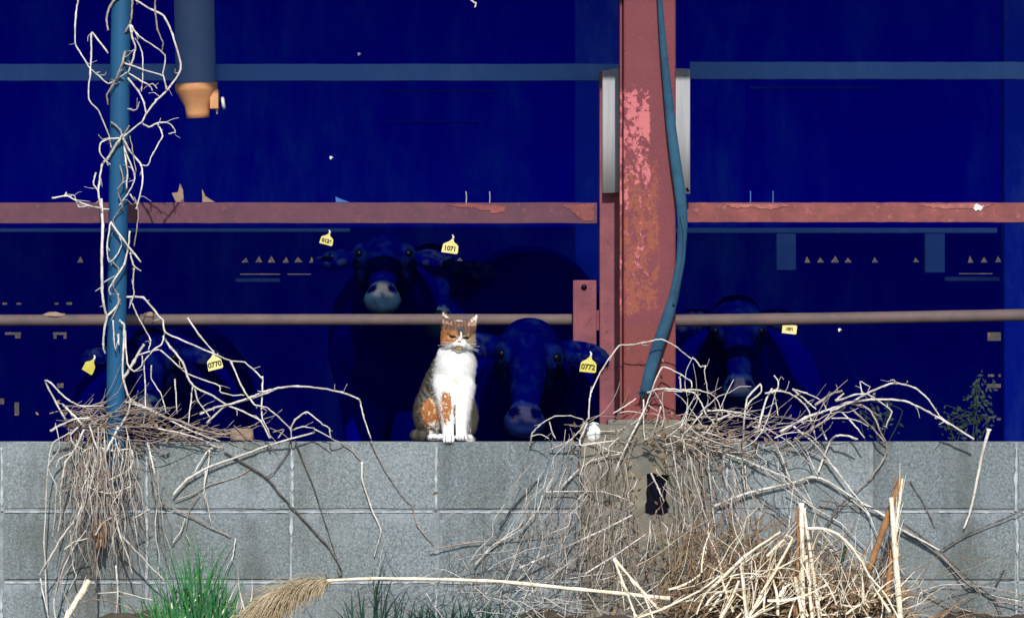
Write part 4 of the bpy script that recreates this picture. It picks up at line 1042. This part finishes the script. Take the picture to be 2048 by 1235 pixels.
# masses of fine stems nobody could count
h0 = P(1283, 1035, -.09); h1 = P(1346, 935, -.09)
def tangle(name, label, mat, gen, n, seed, r=(.0008, .0018)):
    rr = random.Random(seed); V, F = [], []
    for _ in range(n):
        pts = gen(rr); k = len(pts)
        hit = any(h0.x < p.x < h1.x and h0.z < p.z < h1.z for p in pts)
        if hit and rr.random() < .9: continue
        r0 = rr.uniform(*r); pp = catmull(pts, 3); tube_data(pp, [r0*(1-.5*i/len(pp)) for i in range(len(pp))], 4, V, F, False)
    o = link(name, mesh(name, V, F, True), mat); tag(o, label, 'dry stems', None, 'stuff'); return o
def hang(cx, sx, y0, sy, l0, l1, Y0, Y1, fan=.35, wob=8):
    def g(rr):
        x = rr.gauss(cx, sx); y = y0+rr.uniform(0, sy); L = rr.uniform(l0, l1); dx = fan*(x-cx)+rr.gauss(0, 26); Y = rr.uniform(Y0, Y1); out = []
        n = 6
        for i in range(n+1):
            t = i/n; out.append(P(x+dx*t+rr.gauss(0, wob)*(i > 0), y+L*(t**.9), Y-.03*math.sin(t*3)+rr.gauss(0, .006)))
        return out
    return g
def mess(cx, sx, cy, sy, L0, L1, Y0, Y1, ang=None, curl=.5):
    def g(rr):
        x = rr.gauss(cx, sx); y = rr.gauss(cy, sy); L = rr.uniform(L0, L1); a = rr.uniform(0, math.pi) if ang is None else rr.gauss(ang[0], ang[1]); Y = rr.uniform(Y0, Y1); out = []; n = 5
        for i in range(n+1):
            out.append(P(x, y, Y)); a += rr.gauss(0, curl); x += math.cos(a)*L/n; y -= math.sin(a)*L/n; Y += rr.gauss(0, .008)
        return out
    return g
tangle('vine_tangle', 'thick brown beard of dead stems hanging below the blue pole', M_VINE2, hang(200, 38, 850, 90, 80, 240, -.13, -.04, .3, 4), 110, 31, (.0006, .0014))
tangle('vine_tangle', 'pale fine stems hanging among the brown beard under the pole', M_VINE, hang(205, 45, 850, 120, 80, 250, -.16, -.06, .3, 5), 40, 32, (.0007, .0015))
tangle('vine_nest', 'nest of broken pale twigs heaped around the pole at wall height', M_VINE2, mess(200, 45, 842, 16, 40, 120, -.12, .0, (.15, .5), .2), 110, 33, (.0008, .002))
tangle('vine_nest', 'grey twig litter lying along the wall top right of the pole', M_VINE2, mess(370, 60, 866, 9, 40, 110, -.05, .06, (-.1, .3), .2), 60, 34, (.0008, .0018))
tangle('vine_tangle', 'grey brown curtain of dead stems over the footing of the red column', M_VINE2, hang(1290, 115, 850, 190, 70, 300, -.14, -.045, .3, 6), 145, 35, (.0005, .0013))
tangle('vine_tangle', 'pale fine stems scattered over the column footing curtain', M_VINE, hang(1300, 125, 870, 190, 60, 220, -.17, -.06, .3, 6), 70, 36, (.0007, .0015))
tangle('vine_nest', 'heap of broken vine on the wall top around the column base', M_VINE2, mess(1380, 110, 868, 20, 40, 150, -.12, .03, (.1, .5), .25), 95, 37, (.0007, .0017))
tangle('vine_nest', 'pale criss crossing twigs on top of the column base heap', M_VINE, mess(1420, 90, 868, 22, 60, 160, -.15, -.02, (.1, .6), .3), 36, 38, (.001, .002))
tangle('twig_litter', 'thin grey twigs crossing low in front of the wall centre', M_VINE, mess(1010, 130, 1190, 30, 60, 190, -.25, -.06, (.3, .7), .2), 60, 39, (.0007, .0015))
tangle('twig_litter', 'dark thin stems low in front of the wall centre', M_VINED, mess(1000, 150, 1180, 32, 40, 150, -.16, -.04, None, .35), 90, 40, (.0006, .0013))
tangle('twig_litter', 'grey stems spread low in front of the footing', M_VINE2, mess(1220, 110, 1130, 55, 60, 200, -.2, -.06, (1.2, .8), .2), 100, 41, (.0006, .0013))
tangle('twig_litter', 'thin wiry stems low along the wall at far right', M_VINE2, mess(1900, 80, 1190, 25, 50, 150, -.15, -.04, (-.3, .6), .25), 34, 42, (.0007, .0015))
tangle('straw_heap', 'heap of brown dead grass at the bottom right', M_STRAWB, mess(1480, 85, 1185, 45, 60, 170, -.32, -.12, (1.0, .6), .25), 330, 43, (.0008, .0024))
tangle('straw_heap', 'brown dead leaves and stems around the cut reeds', M_STRAWB, mess(1690, 60, 1200, 30, 50, 130, -.3, -.12, (1.2, .7), .3), 130, 44, (.0008, .002))
tangle('straw_litter', 'bright straws criss crossing in the bottom right heap', M_STRAW, mess(1500, 100, 1190, 40, 60, 180, -.38, -.2, (1.0, .6), .18), 70, 45, (.0006, .0018))
tangle('straw_litter', 'bright straws scattered around the cut reed stalks', M_STRAW, mess(1700, 55, 1205, 24, 40, 120, -.36, -.22, (1.1, .7), .3), 50, 46, (.0007, .0018))

# reeds and straws ------------------------------------------------------------------
G_ = 'cut reed stalks at the lower right'
def reed(label, a, b, w_, Y, mat):
    stick(label, [(a[0], a[1], Y), ((a[0]+b[0])/2, (a[1]+b[1])/2, Y+.01), (b[0], b[1], Y+.02)], w_*1.15, w_*.8, Y, mat, 'reed_stalk', G_, 'reed', 8)
reed('tall upright white cut reed, tallest of the left reed cluster', (1606, 1250), (1603, 1005), 10, -.30, M_STRAW)
reed('white reed leaning right out of the left reed cluster', (1642, 1250), (1607, 1015), 8, -.29, M_STRAW)
reed('thin brown reed at the left edge of the left reed cluster', (1594, 1250), (1597, 1015), 6, -.285, M_REEDB)  # shaded side of the white reed drawn as a brown stalk
reed('short white reed stub at the left foot of the reed cluster', (1608, 1250), (1590, 1153), 8, -.32, M_STRAW)
reed('slim pale reed in the middle of the left reed cluster', (1626, 1250), (1612, 1110), 7, -.31, M_STRAW)
reed('thick white upright reed in front of the leaning brown ones', (1802, 1250), (1782, 994), 11, -.31, M_STRAW)
reed('broad brown reed leaning far right, cut at a slant', (1738, 1140), (1802, 955), 13, -.27, M_REEDB)
reed('golden edged reed beside the top of the leaning brown one', (1786, 1100), (1805, 957), 6, -.275, M_STRAW)
reed('short brown reed at the foot of the thick white one', (1774, 1195), (1784, 1100), 10, -.29, M_REEDB)
reed('dark olive dead blade between the two reed clusters', (1668, 1190), (1692, 1090), 8, -.24, M_GRASSD)
S_ = 'long straws at the lower right'
def straw(label, pts, w_, Y): stick(label, pts, w_*.8, w_*.5, Y, M_STRAW, 'straw_stalk', S_, 'straw', 7)
straw('long straight straw slanting up right from the heap to a blunt tip', [(1396, 1203), (1489, 1112), (1561, 1063)], 9, -.33)
straw('bent straw rising steeply beside the left reed cluster', [(1494, 1240), (1540, 1157), (1584, 1079), (1572, 1070)], 9, -.34)
straw('thick vertical straw stub in the middle of the heap', [(1494, 1245), (1488, 1190), (1482, 1130)], 10, -.36)
straw('short bent straw under the long slanting one', [(1534, 1112), (1562, 1083), (1576, 1080)], 8, -.32)
straw('short pale straw leaning right low in the heap', [(1438, 1242), (1464, 1193), (1478, 1160)], 9, -.37)
straw('arched straw low at the left of the heap', [(1412, 1210), (1419, 1199), (1435, 1184), (1466, 1183), (1487, 1197)], 7, -.36)
straw('long arching straw bending down between the reed clusters', [(1613, 1056), (1646, 1056), (1675, 1067), (1699, 1089), (1722, 1120), (1738, 1149), (1772, 1190), (1800, 1242)], 8, -.33)
straw('pale straw leaning left of the heap with pointed top', [(1227, 1115), (1270, 1165), (1316, 1218)], 8, -.3)
straw('slim straw sharing the pointed top, standing steeper', [(1228, 1117), (1250, 1175), (1275, 1240)], 7, -.3)
straw('white straw crossing low toward the heap from the left', [(1260, 1240), (1330, 1215), (1400, 1180), (1440, 1150)], 7, -.37)

# fallen plume reed
def plume():
    e = empty('fallen_plume', P(900, 1165, -.28), 'long fallen reed with a feathery tan seed plume at its left end', 'plume grass')
    rr = random.Random(8)
    pp = [P(*q) for q in ((600, 1168, -.27), (660, 1160, -.27), (750, 1156, -.28), (850, 1157, -.28), (1000, 1162, -.28), (1160, 1178, -.29), (1340, 1196, -.30))]
    V, F = stem_mesh(pp, 2.6/SPX, 4.2/SPX, rr, .0004, 8); link('stalk', mesh('stalk', V, F, True), M_STRAW, e)
    V, F = [], []
    axis = catmull([P(660, 1160, -.27), P(610, 1166, -.27), P(565, 1184, -.27), (P(530, 1210, -.27)), P(500, 1250, -.27)], 10)
    for i in range(6000):
        t = rr.random()**.8; k = min(int(t*(len(axis)-1)), len(axis)-2); a = axis[k].lerp(axis[k+1], t*(len(axis)-1)-k); d = (axis[k+1]-axis[k]).normalized()
        L = rr.uniform(.03, .10)*(.45+.75*math.sin(min(t*1.05+.05, 1)*math.pi*.7)); sp = Vector((rr.gauss(0, .35), rr.gauss(0, .5), rr.gauss(-.55, .5)))
        u = (d+sp).normalized(); m = a+u*L*.55; b = m+(u+Vector((rr.gauss(0, .2), 0, -.75))).normalized()*L*.5
        tube_data([a, m, b], [.0004, .0007, .0003], 3, V, F, False)
    o = link('plume', mesh('plume', V, F), simple('tan_plume', (.34, .26, .15), (.58, .47, .31), 14, .9, 0), e); o['kind'] = 'stuff'
plume()

def flat_blades(label, cx, sx, cy, sy, n, seed, mat, L0=50, L1=150, w0=2, w1=5.5, Y0=-.38, Y1=-.16):
    rr = random.Random(seed); V, F = [], []
    for _ in range(n):
        x, y, Y = rr.gauss(cx, sx), rr.gauss(cy, sy), rr.uniform(Y0, Y1); a = rr.gauss(1.15, .65); L = rr.uniform(L0, L1)/SPX; p = P(x, y, Y); b = len(V); ns = 6; wd = rr.uniform(w0, w1)*.5/SPX
        tw = rr.uniform(-1, 1); cv = rr.gauss(0, .25); kink = rr.randint(2, 5); ya = rr.gauss(0, .15)
        for i in range(ns+1):
            t = i/ns; d = Vector((math.cos(a), ya, math.sin(a))); sd = Vector((-math.sin(a), tw*(t-.3), math.cos(a))).normalized(); ww = wd*(1-.75*t*t)*(.6+.4*math.sin(3*t+1))
            V += [p-sd*ww+Vector((0, -.0008, 0)), p+sd*ww]
            if i: F.append((b+2*i-2, b+2*i-1, b+2*i+1, b+2*i))
            p = p+d*L/ns; a += cv*.5+(rr.uniform(-1.1, 1.1) if i == kink and rr.random() < .35 else 0)
    o = link('dead_blades', mesh('dead_blades', V, F), mat); tag(o, label, 'dry blades', None, 'stuff')
flat_blades('broad bleached dead blades lying in the bottom right straw heap', 1500, 90, 1205, 30, 48, 61, M_STRAW)
flat_blades('broad brown dead blades deep in the bottom right straw heap', 1520, 100, 1215, 30, 190, 62, M_STRAWB, 50, 150, 3, 8, -.28, -.14)
flat_blades('broken dead blades around the foot of the cut reeds', 1700, 55, 1215, 18, 34, 63, M_STRAW, 40, 110)
flat_blades('brown curled blades between the two reed clusters', 1690, 60, 1222, 16, 110, 64, M_STRAWB, 30, 90, 3, 8, -.28, -.16)
flat_blades('few dead tan blades mixed into the left green grass', 400, 55, 1250, 12, 22, 65, M_STRAW, 50, 140, 1.5, 3.5, -.2, -.1)
def leaf_litter(label, cx, sx, cy, sy, n, seed, Y0, Y1):
    rr = random.Random(seed); V, F = [], []
    for _ in range(n):
        p = P(rr.gauss(cx, sx), rr.gauss(cy, sy), rr.uniform(Y0, Y1)); L = rr.uniform(.004, .011); a = rr.uniform(0, 6.28); b = len(V)
        u = Vector((math.cos(a), rr.uniform(-.6, .6), math.sin(a))); v = Vector((-math.sin(a), rr.uniform(-.8, .8), math.cos(a)))*.5; f = Vector((0, -1, 0))*L*rr.uniform(.1, .5)
        V += [p-u*L, p-v*L+f, p+u*L*.4-v*L*.7+f, p+u*L, p+u*L*.4+v*L*.7+f, p+v*L+f, p]
        F += [(b, b+1, b+6), (b+1, b+2, b+6), (b+2, b+3, b+6), (b+3, b+4, b+6), (b+4, b+5, b+6), (b+5, b, b+6)]
    o = link('leaf_litter', mesh('leaf_litter', V, F), M_STRAWB); tag(o, label, 'dead leaves', None, 'stuff')
leaf_litter('crumpled brown leaf scraps caught in the vine heap at the column base', 1390, 95, 880, 24, 120, 71, -.12, .0)
leaf_litter('crumpled brown leaf scraps caught in the vine nest around the pole', 230, 70, 858, 20, 80, 72, -.11, .0)
leaf_litter('crumpled leaf scraps hanging in the dead stems over the footing', 1260, 110, 1050, 90, 90, 73, -.13, -.05)

# grass ------------------------------------------------------------------------------
def clump(label, cx, sx, py0, hmin, hmax, n, Y, mat, seed, lean=.25):
    rr = random.Random(seed); V, F = [], []
    for _ in range(n):
        x = rr.gauss(cx, sx); a = P(x, py0+rr.uniform(-4, 10), Y+rr.gauss(0, .03)); L = rr.uniform(hmin, hmax)/SPX*max(.35, 1-abs(x-cx)/(sx*3.2)); ln = (x-cx)/sx*.14+rr.gauss(0, lean)
        dy = rr.gauss(0, .2); wd = rr.uniform(.0018, .0050); b = len(V); ns = 5; sd = Vector((math.cos(rr.uniform(-.8, .8)), math.sin(rr.uniform(-.8, .8)), 0))
        for i in range(ns+1):
            t = i/ns; p = a+Vector((ln*L*t*t, dy*L*t*t, L*t*(1-.12*abs(ln)*t))); ww = wd*(1-t)**.7
            V += [p-sd*ww, p+sd*ww]
            if i: F.append((b+2*i-2, b+2*i-1, b+2*i+1, b+2*i))
    e = empty('grass_clump', P(cx, py0, Y), label, 'grass'); o = link('blades', mesh('blades', V, F, True), mat, e); o['kind'] = 'stuff'
clump('vivid green grass tuft growing at the foot of the wall on the left', 395, 48, 1262, 70, 235, 170, -.16, M_GRASS, 1, .24)
clump('dark thin grass growing below the cat in front of the wall', 755, 45, 1262, 60, 165, 28, -.08, M_GRASSD, 2, .2)
clump('low dark green weeds low in front of the wall centre', 930, 120, 1262, 25, 80, 170, -.08, M_GRASSD, 3, .5)
clump('low dark green weeds at the bottom right corner', 1930, 70, 1258, 15, 40, 200, -.1, M_GRASSD, 4, .7)
clump('short green blades around the main tuft on the left', 360, 110, 1262, 20, 75, 120, -.14, M_GRASS, 5, .5)
clump('dark weeds under the reed stalks', 1560, 110, 1260, 20, 60, 120, -.12, M_GRASSD, 6, .6)

# small things -------------------------------------------------------------------------
def scrap_wood():
    a = P(462, 879, .02); b = P(505, 857, .02); bm = box_bm(a.x, b.x, .01, .06, WT, b.z, .002)
    bmesh.ops.subdivide_edges(bm, edges=bm.edges[:], cuts=2); rr = random.Random(1)
    for v in bm.verts:
        if v.co.z > WT+.002: v.co += Vector((rr.uniform(-1, 1), rr.uniform(-1, 1), rr.uniform(-1, 1)))*.0016
    o = link('wood_scrap', bm_done(bm, 'wood_scrap'), M_WOOD); tag(o, 'short broken piece of weathered wood lying on the wall top', 'wood')
scrap_wood()
def stump():
    c = P(200, 1070, -.07); bm = bmesh.new(); bmesh.ops.create_icosphere(bm, subdivisions=4, radius=1); rr = random.Random(2)
    for v in bm.verts:
        d = v.co.copy(); k = 1+.22*math.sin(d.x*7+d.z*3)+.15*math.sin(d.z*13+d.y*5)
        v.co = Vector((d.x*.021*k*(1-.35*(d.z < 0)*-d.z), d.y*.02*k, d.z*.043*k))+c
    o = link('root_stump', bm_done(bm, 'root_stump', True), M_BARK); tag(o, 'brown knotty stump of the vine root hanging below the pole', 'stump')
stump()
def rock():
    c = P(1186, 866, -.02); bm = bmesh.new(); bmesh.ops.create_icosphere(bm, subdivisions=2, radius=1); rr = random.Random(6)
    for v in bm.verts: v.co = Vector((v.co.x*.026, v.co.y*.022, v.co.z*.030))*rr.uniform(.8, 1.15)+c
    o = link('white_rubble', bm_done(bm, 'white_rubble'), M_WHITE); tag(o, 'white broken chunk of plaster on the footing left of the column', 'rubble')
rock()
# leafy weeds just behind the wall on the right
def leafy(label, spots, n, seed):
    rr = random.Random(seed); V, F = [], []
    for _ in range(n):
        cx, cy, sx, sy = rr.choice(spots); p = P(rr.gauss(cx, sx), min(876, rr.gauss(cy, sy)), .3+rr.gauss(0, .03)); L = rr.uniform(.004, .012); a = rr.uniform(0, 6.28); t = rr.uniform(-.8, .8)
        u = Vector((math.cos(a), t*.5, math.sin(a))); v = Vector((-math.sin(a), t, math.cos(a)))*.45; b = len(V)
        V += [p-u*L, p-v*L*.9, p+u*L*.2-v*L*.6, p+u*L, p+u*L*.2+v*L*.6, p+v*L*.9]; F.append((b, b+1, b+2, b+3, b+4, b+5))
    V2, F2 = [], []
    for cx, cy, sx, sy in spots:
        for k in range(3):
            tube_data(catmull([P(cx+rr.gauss(0, 6), 900, .3), P(cx+rr.gauss(0, sx), cy, .3), P(cx+rr.gauss(0, sx*1.5), cy-sy*1.5, .3)], 4), [.0014]*9, 4, V2, F2)
    e = empty('leafy_weed', P(spots[0][0], 880, .3), label, 'weed'); o = link('leaves', mesh('leaves', V, F), M_LEAF, e); o['kind'] = 'stuff'; link('stems', mesh('stems', V2, F2), M_LEAF, e)
leafy('leafy weed coloured dark as in shade behind the wall at far right', [(1945, 840, 22, 20), (1955, 790, 14, 22), (1915, 845, 20, 14)], 170, 1)
leafy('small leafy weed behind the wall under the arching vines', [(1750, 845, 22, 16), (1760, 820, 14, 14)], 50, 2)
# specks hanging in the dark bay
for px, py, lab in ((719, 108, 'tiny white feather hanging in the upper dark bay'), (663, 315, 'tiny white feather hanging in the middle of the left bay'), (1680, 659, 'tiny white speck hanging under the right pipe rail')):
    o = flake([(px-4, py-2), (px, py-3), (px+4, py+1), (px+1, py), (px-1, py+4), (px-3, py+3)], .30, M_WHITE, None, 'feather', .001); tag(o, lab, 'feather')
    V, F = tube_data([P(px, py, .30), P(px+3, py-260, .30), P(px+4, -520, .30)], [.00008]*3, 4); link('thread', mesh('thread', V, F), M_EYE, o).matrix_parent_inverse = Matrix()
wt = stick('small curled twig hanging into the top of the picture', [(880, -420, .0), (905, -200, -.01), (920, -30, -.02), (945, 3, -.02), (952, 6, -.02), (950, 15, -.02)], 4, 3, -.02, M_VINE, 'twig', None, 'twig')
